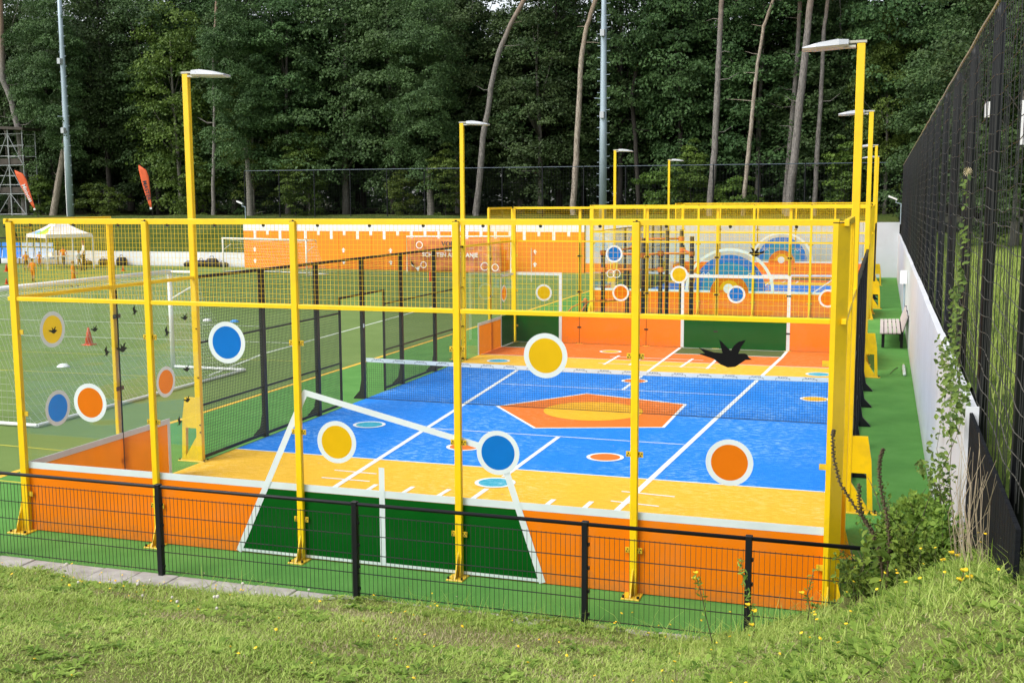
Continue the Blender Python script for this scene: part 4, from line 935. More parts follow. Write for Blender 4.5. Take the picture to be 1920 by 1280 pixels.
def cone(x, y, h, label, m='cone'):
    t = empty('traffic_cone', (x, y, .004), label=label, cat='cone', group='orange training cones')
    MB().tube([(0, 0, .02), (0, 0, h*.98), (0, 0, h)], [h*.24, h*.06, h*.045], 14).build('body', m, t, smooth=True); MB().bbox(-h*.3, h*.3, -h*.3, h*.3, 0, .025, .01).build('base', m, t)
cone(-11.96, 16.2, .52, 'large orange cone standing inside the big goal\'s view'); cone(-34.1, 47.0, .36, 'small orange cone on the pitch right of the tent'); cone(-41.0, 44.8, .45, 'orange cone left of the cage corner post'); cone(-33.0, 36.0, .3, 'small orange cone beside the orange children')
tag(MB().tube([(-12.2, 43.6, 0), (-12.2, 43.6, .5), (-12.2, 43.6, .55)], [.09, .08, .03], 8).build('training_post', 'cone'), 'short red training post before the banner', 'post')
for x, y, m, lab in [(-11.2, 22.95, 'cyan', 'blue marker disc lying on the pitch'), (-12.35, 23.0, 'whitepaint', 'white marker disc beside the blue one'), (-9.6, 12.25, 'whitepaint', 'white marker disc inside the big goal\'s net view')]:
    mb = MB(); n = 16; mb.loft([[(r_*math.cos(2*math.pi*i/n), r_*math.sin(2*math.pi*i/n), z) for i in range(n)] for r_, z in ((.17, 0), (.16, .02), (.1, .07), (.06, .085))]); mb.build('marker_disc', m, loc=(x, y, .004), smooth=True, label=lab, cat='marker', group='training marker discs')
t = empty('corner_flag', (-6.9, 44.5, 0), label='thin white corner flag pole with orange pennant', cat='flag')
MB().tube([(0, 0, 0), (0, 0, 1.75)], .022, 8).build('pole', 'whitepaint', t); MB().extr([(.02, 1.0), (.16, 1.15), (.2, 1.45), (.02, 1.72)], 'y', -.006, .006).build('pennant', 'equip', t)
# bags along the low wall
for i, (x, s, lab) in enumerate([(-40.9, .8, 'black sports bag at the low wall behind the tent leg'), (-39.6, .8, 'black sports bag at the low wall just right of the tent'), (-38.1, .9, 'flat black bag alone at the low wall'), (-32.9, .7, 'square black bag left of the bag heap'), (-31.9, .9, 'black bag in the heap before the low wall'), (-31.1, 1.1, 'tallest black bag in the heap before the low wall'), (-30.3, .9, 'low black bag at the heap\'s end')]):
    t = empty('sports_bag', (x, 52.15, 0), label=lab, cat='bag', group='black bags along the low wall')
    hh = .30+.12*(i % 3); hw = .38*s
    MB().loft([[(sx_*f_, sy_*f_*.5, z) for sx_, sy_ in ((-hw, -.3), (-hw*.6, -.36), (hw*.6, -.36), (hw, -.3), (hw, .3), (hw*.6, .36), (-hw*.6, .36), (-hw, .3))] for f_, z in ((.9, .01), (1, .1), (.98, hh*.7), (.7, hh), (.4, hh*1.02))]).build('body', 'bag', t, smooth=True)
    MB().tube([(-hw*.4, -.02, hh*.95), (-hw*.25, -.02, hh*1.3), (hw*.25, -.02, hh*1.3), (hw*.4, -.02, hh*.95)], .02, 6).build('handle', 'bag', t)
# pop-up tent
tn = empty('party_tent', (-40.0, 48.5, 0), YAW+math.pi/4, label='white pop up tent with blue green yellow print on the pitch', cat='tent')
hw = 1.5
for sx_ in (-1, 1):
    for sy_ in (-1, 1): MB().box(sx_*hw-.03, sx_*hw+.03, sy_*hw-.03, sy_*hw+.03, 0, 2.12).build('leg', 'whitepaint', tn)
def roof(i, m):
    c = [(-hw, -hw), (hw, -hw), (hw, hw), (-hw, hw)]; a, b = c[i], c[(i+1) % 4]; mb = MB(); n = 8
    for k in range(n+1):
        s = k/n; z = 2.22+.97*(s**1.35)
        for q_ in range(9): u = q_/8; mb.v.append(((a[0]+(b[0]-a[0])*u)*(1-s), (a[1]+(b[1]-a[1])*u)*(1-s), z-.10*math.sin(math.pi*u)*(1-s)*s*2))
    mb.f = [(k*9+q_, k*9+q_+1, (k+1)*9+q_+1, (k+1)*9+q_) for k in range(n) for q_ in range(8)]
    o = mb.build('roof_cloth', 'canopywhite', tn, smooth=True)
    MB().quadbox([(a[0], a[1], 2.0), (b[0], b[1], 2.0), (b[0]*.99, b[1]*.99, 2.0), (a[0]*.99, a[1]*.99, 2.0), (a[0], a[1], 2.235), (b[0], b[1], 2.235), (b[0]*.99, b[1]*.99, 2.235), (a[0]*.99, a[1]*.99, 2.235)]).build('valance', 'canopywhite', tn)
for i in range(4): roof(i, None)
# printed art on the roof side that faces left of the camera (side -x)
def roof_pt(u, s): # side i=3: from (-hw,hw) to (-hw,-hw)
    z = 2.22+.97*(s**1.35)-.10*math.sin(math.pi*u)*(1-s)*s*2
    return (-hw*(1-s)-.012, (hw-2*hw*u)*(1-s), z+.012)
for m, u0, u1, s0, s1 in [('canopyblue', .08, .40, .06, .34), ('canopygreen', .40, .72, .04, .62), ('canopyyellow', .72, .93, .05, .40)]:
    mb = MB()
    for k in range(5):
        for q_ in range(5): mb.v.append(roof_pt(u0+(u1-u0)*q_/4, s0+(s1-s0)*k/4*(1 if q_ in (1, 2, 3) else .6)))
    mb.f = [(k*5+q_, k*5+q_+1, (k+1)*5+q_+1, (k+1)*5+q_) for k in range(4) for q_ in range(4)]; mb.build('roof_print', m, tn)
MB().sphere((0, 0, 3.2), .07).build('finial', 'whitepaint', tn)
tb = empty('folding_table', (-41.3, 49.6, 0), YAW, label='white folding table under the tent', cat='table')
MB().bbox(-.75, .75, -.35, .35, .68, .72, .01).build('table_top', 'whitepaint', tb)
for sx_ in (-.6, .6):
    for sy_ in (-.28, .28): MB().tube([(sx_, sy_, 0), (sx_, sy_, .68)], .018, 6).build('leg', 'scaf', tb)
tag(MB().bbox(-.18, .18, -.13, .13, .72, .95, .02).build('crate', 'whitepaint', loc=(-41.75, 49.7, 0)), 'white crate on the folding table', 'crate')
# dugout with blue seats at the left edge
dg = empty('dugout', (-46.4, 51.2, 0), label='dugout with blue seats under a black arched frame', cat='dugout')
for x in (-1.6, .05, 1.7, 3.3):
    MB().tube([(x, .7, 0), (x, .75, 1.5), (x, .5, 2.1), (x, .0, 2.5), (x, -.6, 2.6)], .05, 8).build('arch', 'black', dg)
MB().box(-1.6, 3.3, -.05, -.0, 1.78, 1.86).build('cross_bar', 'black', dg); MB().box(-1.6, 3.3, .35, .40, .42, .48).build('seat_bar', 'black', dg)
for i in range(9):
    x = -1.35+.55*i; c = 'seatblue' if i < 4 else 'seatpale'
    MB().loft([[(x-.22, .28, .48), (x+.22, .28, .48), (x+.22, .34, .48), (x-.22, .34, .48)], [(x-.22, -.1, .46), (x+.22, -.1, .46), (x+.22, -.08, .52), (x-.22, -.08, .52)]]).extr([(.30, .5), (.36, .5), (.44, .95), (.42, 1.15), (.36, 1.15)], 'x', x-.21, x+.21).build('seat', c, dg)
    MB().extr([(.30, 1.25), (.36, 1.25), (.38, 1.5), (.32, 1.5)], 'x', x-.21, x+.21).build('back_panel', c, dg)

# ================================================================== PEOPLE
def person(label, x, y, H, face, shirt, legs, hair, shorts=True, pose=0):
    t = empty('person', (x, y, .0), face, label=label, cat='person', group='people on the football pitch')
    s = H/1.75; a = .10 if pose == 0 else .35
    V = {'pel': (0, 0, .93, .13), 'waist': (0, .005, 1.08, .115), 'chest': (0, .01, 1.30, .145), 'neckb': (0, .01, 1.46, .07), 'neck': (0, 0, 1.54, .055), 'head': (0, -.015, 1.62, .095), 'crown': (0, -.01, 1.71, .075)}
    E_ = [('pel', 'waist'), ('waist', 'chest'), ('chest', 'neckb'), ('neckb', 'neck'), ('neck', 'head'), ('head', 'crown')]
    for sd_, sgn in (('l', -1), ('r', 1)):
        st = (.12 if sgn > 0 else -.10)*(1+pose)
        V.update({'hip'+sd_: (.09*sgn, 0, .86, .09), 'kn'+sd_: (.10*sgn, -.02-st*.5, .49, .062), 'an'+sd_: (.11*sgn, .02-st, .09, .042), 'toe'+sd_: (.13*sgn, -.15-st, .035, .035),
                  'sh'+sd_: (.18*sgn, .01, 1.42, .062), 'el'+sd_: ((.23+a*.2)*sgn, .02, 1.14, .045), 'wr'+sd_: ((.24+a*.15)*sgn, -.12-.1*pose, .92+.12*pose, .032), 'hand'+sd_: (.24*sgn, -.17-.12*pose, .85+.14*pose, .034), 'tip'+sd_: (.235*sgn, -.19-.14*pose, .78+.16*pose, .02), 'thumb'+sd_: (.205*sgn, -.21-.12*pose, .86+.14*pose, .014)})
        E_ += [('pel', 'hip'+sd_), ('hip'+sd_, 'kn'+sd_), ('kn'+sd_, 'an'+sd_), ('an'+sd_, 'toe'+sd_), ('chest', 'sh'+sd_), ('sh'+sd_, 'el'+sd_), ('el'+sd_, 'wr'+sd_), ('wr'+sd_, 'hand'+sd_), ('hand'+sd_, 'tip'+sd_), ('hand'+sd_, 'thumb'+sd_)]
    names = list(V); me = bpy.data.meshes.new('body'); me.from_pydata([V[k][:3] for k in names], [(names.index(p), names.index(q_)) for p, q_ in E_], [])
    o = bpy.data.objects.new('body', me); COL.objects.link(o)
    md = o.modifiers.new('skin', 'SKIN')
    for i, k in enumerate(names):
        sv_ = me.skin_vertices[0].data[i]; sv_.radius = (V[k][3],)*2; sv_.use_root = (k == 'pel')
    o.modifiers.new('sub', 'SUBSURF').levels = 2
    bpy.context.view_layer.update()
    m2 = bpy.data.meshes.new_from_object(o.evaluated_get(bpy.context.evaluated_depsgraph_get())); bpy.data.objects.remove(o)
    m2.materials.clear()
    for k in ('skin', shirt, legs, 'cloth_dark'): m2.materials.append(MT[k])
    for f in m2.polygons:
        c = f.center; ax_ = abs(c.x)
        if c.z < .10: i = 3
        elif c.z < (.30 if shorts else .93): i = 3 if shorts else 2
        elif c.z < .52 and shorts: i = 0
        elif c.z < .98 and ax_ < .20: i = 2
        elif c.z < 1.48 and (ax_ < .21 or c.z > 1.2): i = 1
        else: i = 0
        f.material_index = i; f.use_smooth = True
    put('body', m2, t, scale=s)
    h = MB().sphere((0, .0, 1.67*s), .108*s, 12, 8, 1, 1.08, 1.05); h.v = [v for v in h.v]
    hm = h.mesh('hair', hair, True); bm = bmesh.new(); bm.from_mesh(hm)
    bmesh.ops.delete(bm, geom=[v for v in bm.verts if v.co.z < 1.645*s and v.co.y < .03*s], context='VERTS'); bm.to_mesh(hm); bm.free(); put('hair', hm, t)
    fc = MB().sphere((-.035*s, -.10*s, 1.635*s), .012*s, 6, 4).sphere((.035*s, -.10*s, 1.635*s), .012*s, 6, 4).build('eyes', 'hair_dark', t)
    MB().extr([(-.10*s, 1.63*s), (-.125*s, 1.60*s), (-.10*s, 1.59*s)], 'x', -.012*s, .012*s).build('nose', 'skin', t)
    return t
person('child in orange kit standing left of the tent leg', -40.1, 45.5, 1.2, YAW+.6, 'shirt_orange', 'cloth_dark', 'hair_brown', pose=.5)
person('child in orange kit and dark socks seen from behind, nearest the cage', -32.6, 37.5, 1.25, YAW+3.1, 'shirt_orange', 'cloth_orange', 'hair_dark')
person('child in orange kit walking on the pitch below the tent\'s front leg', -28.1, 35.2, 1.3, YAW+1.7, 'shirt_orange', 'cloth_orange', 'hair_ginger', pose=.4)
person('adult in white shirt and dark trousers beside the tent', -36.5, 46.4, 1.85, YAW-1.2, 'shirt_white', 'cloth_dark', 'hair_ginger', shorts=False)
person('child in pale blue shirt standing by the adult in white', -37.6, 47.3, 1.2, YAW+1.0, 'shirt_blue', 'cloth_dark', 'hair_ginger')
person('person in orange top standing behind the white table', -41.3, 50.3, 1.35, YAW, 'shirt_orange', 'cloth_dark', 'hair_brown', shorts=False, pose=.5)
person('child in orange kit crouching height at the table\'s end', -42.3, 49.2, 1.0, YAW+.4, 'shirt_orange', 'cloth_orange', 'hair_brown')

# ================================================================== FOREST
def leaf_quads(C, nrm, L, W, rng):
    n = len(C); nrm = nrm/np.linalg.norm(nrm, axis=1, keepdims=True)
    a = rng.normal(size=(n, 3)); t = a-nrm*(a*nrm).sum(1, keepdims=True); t /= np.linalg.norm(t, axis=1, keepdims=True); b = np.cross(nrm, t)
    L = np.asarray(L).reshape(-1, 1); W = np.asarray(W).reshape(-1, 1)
    return np.stack([C-t*L*.5, C+b*W*.5-t*L*.08, C+t*L*.5, C-b*W*.5-t*L*.08], 1)
def crown_mesh(seed, H, Rd, z0, nclump, nleaf, leaf, m, flat=.8, shape=.8, clump_r=1.3):
    rng = np.random.default_rng(seed)
    # clump centres: an uneven egg, denser at the skin
    d = rng.normal(size=(nclump, 3)); d /= np.linalg.norm(d, axis=1, keepdims=True)
    rad = rng.uniform(.35, 1.0, nclump)**.55
    lob = 1+.22*np.sin(3*np.arctan2(d[:, 1], d[:, 0])+seed)+.15*np.sin(5*d[:, 2]+seed*2)
    C = d*rad[:, None]*lob[:, None]*np.array([Rd, Rd, (H-z0)/2]); C[:, 2] += (H+z0)/2
    w = 1-.35*np.clip((C[:, 2]-z0)/(H-z0), 0, 1)*shape; C[:, :2] *= w[:, None]
    cr = rng.uniform(.6, 1.3, nclump)*clump_r
    idx = np.repeat(np.arange(nclump), nleaf)
    e = rng.normal(size=(len(idx), 3)); e /= np.linalg.norm(e, axis=1, keepdims=True); e[:, 2] = np.abs(e[:, 2])*1.0-.25
    rr = rng.uniform(.25, 1, len(idx))**.6
    P = C[idx]+e*rr[:, None]*cr[idx][:, None]*np.array([1, 1, flat]); P[:, 2] -= .12*(rr*cr[idx])**2
    out = C[idx].copy(); out[:, 2] = 0; out /= (np.linalg.norm(out, axis=1, keepdims=True)+.5)
    nr = e*.7+np.array([0, 0, .55])+out*.5+rng.normal(size=P.shape)*.7
    L = leaf*rng.uniform(.65, 1.35, len(P))
    tint = np.clip(rng.uniform(0, 1, nclump)[idx]*.5+rng.uniform(0, 1, len(P))*.5, 0, 1)
    return np_mesh('crown', leaf_quads(P, nr, L, L*.62, rng), 4, m, tint), C
CROWNS = [crown_mesh(3+i, H, Rd, z0, nc, 160, .215, 'leaf') for i, (H, Rd, z0, nc) in enumerate([(19, 5.0, 1.2, 235), (21, 4.6, 2.0, 230), (17, 5.2, .6, 230), (22, 5.0, 4.5, 220), (18, 4.2, .8, 210)])]
LCROWN = [crown_mesh(31+i, H, Rd, z0, nc, 140, .215, 'leaf_light') for i, (H, Rd, z0, nc) in enumerate([(15, 3.8, .6, 170), (18, 4.4, 1.0, 190)])]
def trunk_mesh(seed, H, r, C, bark, lean=.4):
    rng = random.Random(seed); mb = MB(); n = 9
    pts = [(lean*math.sin(2.2*i/n+seed)*i/n, lean*math.cos(1.7*i/n+seed*2)*i/n-lean*math.cos(seed*2)*i/n*.3, -.3+(H*.86+.3)*i/n) for i in range(n+1)]
    mb.tube(pts, [r*(1.25 if i == 0 else 1)*(1-.82*i/n)+.02 for i in range(n+1)], 9)
    pick = [C[rng.randrange(len(C))] for _ in range(16)]
    for c in pick:
        k = max(2, min(n-1, int(n*(c[2]*.72)/(H*.86)))); s = Vector(pts[k]); e = Vector(c); md = (s+e)/2+Vector((0, 0, .35))
        mb.tube([s, md, e], [r*.30*(1-.6*k/n), r*.18*(1-.5*k/n), .02], 5)
    return mb.mesh('trunk', bark, True)
TRUNKS = [trunk_mesh(i, H, .2+.03*(i % 3), CROWNS[i][1], ['grey_bark', 'dark_bark', 'grey_bark', 'dark_bark', 'dark_bark'][i]) for i, H in enumerate((19, 21, 17, 22, 18))]
LTRUNK = [trunk_mesh(41+i, H, .17, LCROWN[i][1], 'grey_bark') for i, H in enumerate((15, 18))]
def leafy(x, y, v, sc_, rz, label, light=False, z=3.2, group='leafy trees of the forest'):
    t = empty('forest_tree', (x, y, z), rz, label=label, cat='tree', group=group); t.scale = (sc_[0], sc_[0], sc_[1])
    put('crown', (LCROWN if light else CROWNS)[v][0], t); put('trunk', (LTRUNK if light else TRUNKS)[v], t)
front = [(-64.5, 64.5, 0, 'leafy tree at the left frame edge beyond the scaffold'), (-59.5, 66, 2, 'leafy tree behind the scaffold tower'), (-54.5, 65.5, 4, 'leafy tree between the scaffold and the tent side mast'), (-49.5, 66.0, 1, 'dark leafy tree directly behind the tent side mast'),
         (-45.2, 66.5, 3, 'shaded leafy tree just right of the tent side mast'), (-36.5, 66.5, 1, 'leafy tree behind the slim trunk right of the tall lamp'), (-32.4, 64.6, 0, 'leafy tree above the left end of the tall mesh fence'), (-28.0, 65.5, 2, 'leafy tree behind the orange wall\'s left third'), (-23.6, 64.4, 4, 'leafy tree left of the curved pine'),
         (-19.3, 66.3, 0, 'broad leafy tree close behind the curved pine'), (-12.5, 64.8, 2, 'leafy tree filling the gap between curved and pale pines'), (-7.2, 66.4, 1, 'leafy tree behind the cage side mast'), (-2.6, 65.2, 4, 'leafy tree left of the thick pair of pines'), (2.4, 66.0, 0, 'leafy tree behind the pine row above the yellow cages'),
         (7.8, 66.2, 2, 'leafy tree right of the pine row'), (11.6, 64.2, 1, 'leafy tree above the alley\'s end'), (16.0, 66, 3, 'leafy tree just beyond the netting fence top')]
for i, (x, y, v, lab) in enumerate(front): leafy(x, y, v, (random.uniform(.85, 1.05), random.uniform(.82, 1.08)), random.uniform(0, 6.28), lab)
leafy(-41.0, 63.4, 0, (.95, 1.05), .4, 'bright green young tree behind the upright orange flag', True)
leafy(-34.6, 63.3, 1, (.55, .62), 2.0, 'bright green sapling right of the tall lamp post', True)
leafy(-29.5, 62.6, 0, (.42, .42), 1.1, 'small bright sapling behind the mesh fence above the orange wall', True)
leafy(10.5, 62.8, 1, (.62, .72), 4.0, 'bright leafy tree between the alley lamp posts', True)
rows = 0
for y, dx, x0, x1 in ((69.0, 4.6, -66, 24), (74.0, 5.6, -70, 30), (79, 6.2, -80, 34), (89, 7.0, -92, 38)):
    x = x0
    while x < x1:
        leafy(x+random.uniform(-1.2, 1.2), y+random.uniform(-2, 2), random.randrange(5), (random.uniform(.95, 1.2), random.uniform(.80, 1.0) if y < 76 else random.uniform(.62, .9)), random.uniform(0, 6.28), 'dark forest tree deep behind the front row of trees', group='deep forest trees'); x += dx
for i, (x, y) in enumerate([(15.5, 38), (19.5, 33), (18.0, 44), (23.5, 40), (16.0, 52), (22, 52), (28, 46), (14.2, 58), (27, 30), (33, 38)]):
    leafy(x, y, i % 5, (.8, .72), i*1.3, 'dark leafy tree in the meadow behind the black netting', z=2.3, group='trees behind the netting')

def pine_crown(seed):
    return crown_mesh(seed, 25, 3.4, 17.2, 70, 90, .30, 'leaf_pine', .6, .3, 1.0)[0]
PC = [pine_crown(71), pine_crown(72)]
def pine(label, pts, r, bark, twigs=7, crown=True, lean_to=None, leafy_top=None):
    r *= .86; base = Vector((pts[0][0], pts[0][1], 3.1)); t = empty('pine_tree', base, label=label, cat='tree', group='bare trunked trees at the forest edge')
    P = [Vector((p[0], p[1], p[2]))-base for p in pts]; P.insert(0, Vector((P[0].x, P[0].y, -.2)))
    d = (P[-1]-P[-2]).normalized()
    if leafy_top is None: P.append(P[-1]+d*3); P.append(P[-1]+Vector((d.x*.4, 0, 1))*3)
    # refine with a little knotty wobble
    Q = []; rr = []
    for i in range(len(P)-1):
        for s in range(4):
            q_ = P[i].lerp(P[i+1], s/4); Q.append(q_+Vector((random.uniform(-.02, .02), random.uniform(-.02, .02), 0)))
    L = Q[-1].z
    for q_ in Q: rr.append(r*(1.12-.55*max(0, q_.z)/L)*random.uniform(.95, 1.06))
    rr[0] *= 1.3
    MB().tube(Q, rr, 10).build('trunk', bark, t, smooth=True)
    for k in range(twigs):
        i = random.randrange(len(Q)//3, len(Q)-2); a = random.choice([0, math.pi])+random.uniform(-.7, .7); ln = random.uniform(.4, 1.7); q_ = Q[i]
        MB().tube([q_, q_+Vector((math.cos(a)*ln*.5, math.sin(a)*ln*.4, random.uniform(-.05, .15))), q_+Vector((math.cos(a)*ln, math.sin(a)*ln*.6, random.uniform(-.1, .45)))], [.03, .02, .008], 5).build('dead_branch', bark, t)
    if leafy_top is not None: put('crown', CROWNS[3][0], t, (Q[-1].x*.6, -.8, leafy_top), (0, 0, random.uniform(0, 6)), (.62, .62, .72))
    if crown: put('crown', random.choice(PC), t, (Q[-1].x, Q[-1].y, L-20.5), (0, 0, random.uniform(0, 6)))
pine('curved brown pine trunk leaning to the upper right beside the second lamp', [(-15.79, 60.5, 3.36), (-15.46, 60.5, 5.85), (-15.25, 60.5, 8.33), (-14.78, 60.5, 10.6), (-14.62, 60.5, 11.81), (-14.08, 60.5, 13.86), (-13.22, 60.5, 15.71), (-12.3, 60.5, 17.18)], .24, 'pine_bark', 3)
pine('pale peeling trunk just left of the cage side mast', [(-9.04, 60.8, 4.05), (-8.86, 60.8, 6.83), (-8.69, 60.8, 10.26), (-8.52, 60.8, 13.32), (-8.17, 60.8, 15.32), (-7.58, 60.8, 16.96)], .22, 'pale_bark', 4, crown=False)
pine('straight pine with orange upper bark, leftmost of the pine row', [(.04, 60.3, 4.18), (.26, 60.3, 7.33), (.38, 60.3, 11.58), (.48, 60.3, 14.81), (.52, 60.3, 16.41)], .235, 'pine_bark', 8)
pine('slim dead trunk with broken branches, second in the pine row', [(2.07, 60.6, 4.17), (2.31, 60.6, 6.98), (2.56, 60.6, 10.24), (2.74, 60.6, 12.49), (3.08, 60.6, 14.72), (3.62, 60.6, 16.27)], .15, 'pale_bark', 9, crown=False)
pine('thickest grey pine trunk of the pine row', [(4.95, 60.0, 4.16), (5.17, 60.0, 6.91), (5.4, 60.0, 10.1), (5.68, 60.0, 13.56), (5.86, 60.0, 16.05)], .29, 'pine_bark', 4)
pine('thin pine trunk, rightmost of the pine row', [(6.39, 60.9, 4.15), (6.47, 60.9, 7.24), (6.58, 60.9, 11.09), (6.64, 60.9, 14.26), (6.81, 60.9, 16.14)], .17, 'pine_bark', 7)
pine('brown pine trunk hidden behind the thickest one', [(4.42, 63.0, 4.16), (4.61, 63.0, 7.02), (4.8, 63.0, 10.03), (4.99, 63.0, 14.3), (5.02, 63.0, 16.58)], .2, 'pine_bark', 5)
pine('slim straight trunk right of the tall lamp post', [(-36.55, 60.9, 3.29), (-36.41, 60.9, 6.48), (-36.12, 60.9, 11.09), (-36.05, 60.9, 14.88), (-35.7, 60.9, 17.86)], .15, 'pine_bark', 4)
pine('bent pine trunk behind the scaffold tower', [(-54.08, 61.5, 3.38), (-54.02, 61.5, 6.3), (-54.24, 61.5, 9.62), (-54.78, 61.5, 12.1), (-55.53, 61.5, 13.77), (-55.41, 61.5, 17.43), (-55.33, 61.5, 19.85)], .3, 'pine_bark', 3)
pine('pale leaning trunk just left of the tent side mast', [(-50.99, 61.0, 3.38), (-50.19, 61.0, 6.25), (-49.5, 61.0, 9.08), (-48.95, 61.0, 11.48)], .3, 'pale_bark', 1, crown=False, leafy_top=1.2)
pine('dark forked trunk right of the cage side mast', [(-5.46, 64.6, 4.2), (-5.71, 64.6, 8.2), (-6.02, 64.6, 10.96), (-5.61, 64.6, 13.33), (-4.75, 64.6, 14.98)], .17, 'dark_bark', 9, crown=False)
pine('pale short trunk at the left end of the tall mesh fence', [(-33.63, 61.2, 3.27), (-33.66, 61.2, 6.09), (-33.87, 61.2, 8.8)], .28, 'grey_bark', 1, crown=False, leafy_top=.2)
pine('pale short trunk just left of the second lamp post', [(-19.4, 61.4, 3.04), (-19.5, 61.4, 5.01), (-19.63, 61.4, 7.03)], .3, 'grey_bark', 1, crown=False, leafy_top=-.6)
# the wood behind everything reads as one dark mass
rf = np.random.default_rng(77); n = 90000; P = np.stack([rf.uniform(-125, 60, n), rf.uniform(97, 104, n), 3.2+13*rf.uniform(0, 1, n)**1.1], 1)
P[:, 1] += 2.5*np.sin(P[:, 0]*.5)+1.5*np.sin(P[:, 2]*.9+P[:, 0]*.3)
Lf = rf.uniform(.4, .75, n); o = bpy.data.objects.new('distant_wood', np_mesh('distant_wood', leaf_quads(P, rf.normal(size=(n, 3))*.6+np.array([0, -.6, .5]), Lf, Lf*.65, rf), 4, 'leaf', rf.uniform(0, 1, n))); COL.objects.link(o); tag(o, 'dark mass of the wood behind the trees', 'wood', kind='stuff')
# undergrowth shrubs along the forest foot
SHR = [crown_mesh(91+i, h, rd, .1, nc, 80, .17, 'leaf_light', .6, .4, .55)[0] for i, (h, rd, nc) in enumerate([(3.2, 1.5, 45), (2.4, 1.9, 45), (4.6, 1.3, 55)])]
SST = MB().tube([(0, 0, -.1), (.1, 0, 1.2), (0, .1, 2)], [.04, .03, .01], 5).mesh('stem', 'dark_bark')
for i, (x, y, v, lab) in enumerate([(-46.2, 60.6, 1, 'low shrub at the foot of the tent side mast'), (-38.4, 61.5, 2, 'low shrub behind the upright orange flag'), (-29.8, 61.0, 2, 'shrub behind the mesh fence left of the orange wall\'s middle'), (-21.5, 61.5, 0, 'shrub behind the mesh fence above the banner'), (-18.0, 60.6, 2, 'shrub close to the second lamp post'), (-3.4, 61.2, 0, 'shrub behind the fence between two small lamp posts'), (-1.5, 61.6, 2, 'shrub left of the pine row'), (1.3, 61.7, 1, 'shrub between the first two pine row trunks'), (8.2, 61.3, 2, 'shrub behind the tallest lamp post'), (-52.5, 61.5, 0, 'shrub under the scaffold tower')]):
    t = empty('shrub', (x, y, 3.15), i*1.1, label=lab, cat='shrub', group='shrubs along the forest foot'); put('foliage', SHR[v], t); put('stem', SST, t)

# ================================================================== FOREGROUND PLANTS
rng = np.random.default_rng(5)
LZ = np.vectorize(lawn_z)
def in_view(x, y, pad=.04):
    """keep only blades the lens could see from here or from a step beside"""
    dx, dy = x-CAM.x, y-CAM.y; d = dx*fw.x+dy*fw.y; return (np.abs((dx*rt.x+dy*rt.y)/np.maximum(d, .1)) < .62) & (d > 3)
def scatter(n, y0, y1, x0=-4.5, x1=13):
    x = rng.uniform(x0, x1, n); y = rng.uniform(y0, y1, n)
    ed = np.array([lawn_edge(a) if a < 11.2 else 2.4 for a in x]); ok = (y < ed+.10) & in_view(x, y) & ~((x > 11.2) & (y > -.7) & (x < 11.5))
    return x[ok], y[ok]
def noise2(x, y, s):
    return .5+.25*np.sin(x*s+1.3*np.sin(y*s*.7+1))+.25*np.sin(y*s*1.3+1.7*np.sin(x*s*.6))
def blades(n, y0, y1, hmin, hmax, wd, m, name, label, cat, bias, x0=-4.5, x1=13, edge=False, tintoff=0):
    x, y = scatter(n, y0, y1, x0, x1)
    dens = noise2(x, y, 2.3)*.6+noise2(x+9, y+4, 5.1)*.4
    keep = rng.uniform(0, 1, len(x)) < np.clip(bias(x, y, dens), 0, 1); x, y, dens = x[keep], y[keep], dens[keep]
    z = LZ(x, y)-.01; k = len(x)
    h = rng.uniform(hmin, hmax, k)*(.6+.8*dens); a = rng.uniform(0, 2*np.pi, k); bend = rng.uniform(.4, 1.7, k)*h; w_ = wd*rng.uniform(.6, 1.3, k)
    dx, dy = np.cos(a), np.sin(a); P = np.zeros((k*2, 4, 3))
    b0 = np.stack([x, y, z], 1); m0 = b0+np.stack([dx*bend*.35, dy*bend*.35, h*.6], 1); t0 = b0+np.stack([dx*bend, dy*bend, h*.95], 1); s = np.stack([-dy*w_*.5, dx*w_*.5, np.zeros(k)], 1)
    P[0::2] = np.stack([b0-s, b0+s, m0+s*.85, m0-s*.85], 1); P[1::2] = np.stack([m0-s*.85, m0+s*.85, t0+s*.12, t0-s*.12], 1)
    tint = np.clip(.35*noise2(x*1.0, y*1.0, 1.7)+.85*rng.uniform(0, 1, k)-.12+tintoff, 0, 1)
    o = bpy.data.objects.new(name, np_mesh(name, P, 4, m, np.repeat(tint, 2))); COL.objects.link(o); tag(o, label, cat, kind='stuff'); return o
DRYS = [(2.2, -3.4, .5, .10), (4.4, -3.0, .35, .08), (8.4, -3.5, .4, .12), (3.2, -2.1, .2, .05), (6.3, -3.6, .5, .08), (5.2, -1.6, .25, .04), (8.0, -1.7, .3, .05), (10.5, -3.4, .12, .12), (9.8, -2.4, .12, .06)]
dry = lambda x, y: np.clip(sum(.8*np.exp(-((x-a)**2/c+(y-b)**2/e)) for a, b, c, e in DRYS)+np.exp(-((x-7.0)**2/1.2+(y+2.3)**2/.35))+.8*np.exp(-((x-5.9)**2/.5+(y+1.75)**2/.1))+.7*np.exp(-((x-9.6)**2/.3+(y+3.0)**2/.2))+.6*np.exp(-((x-11.4)**2/.2+(y+3.2)**2/.3)), 0, 1)
blades(620000, -8, 2.2, .014, .048, .009, 'blade', 'lawn_grass', 'short patchy lawn grass in front of the railing', 'grass', lambda x, y, d: (.62+.6*d)*(1-.85*dry(x, y)))
blades(260000, -8, 2.2, .015, .045, .0065, 'blade_dry', 'dry_grass', 'dry straw coloured grass between the green blades', 'grass', lambda x, y, d: .25+.75*dry(x, y)-.25*d)
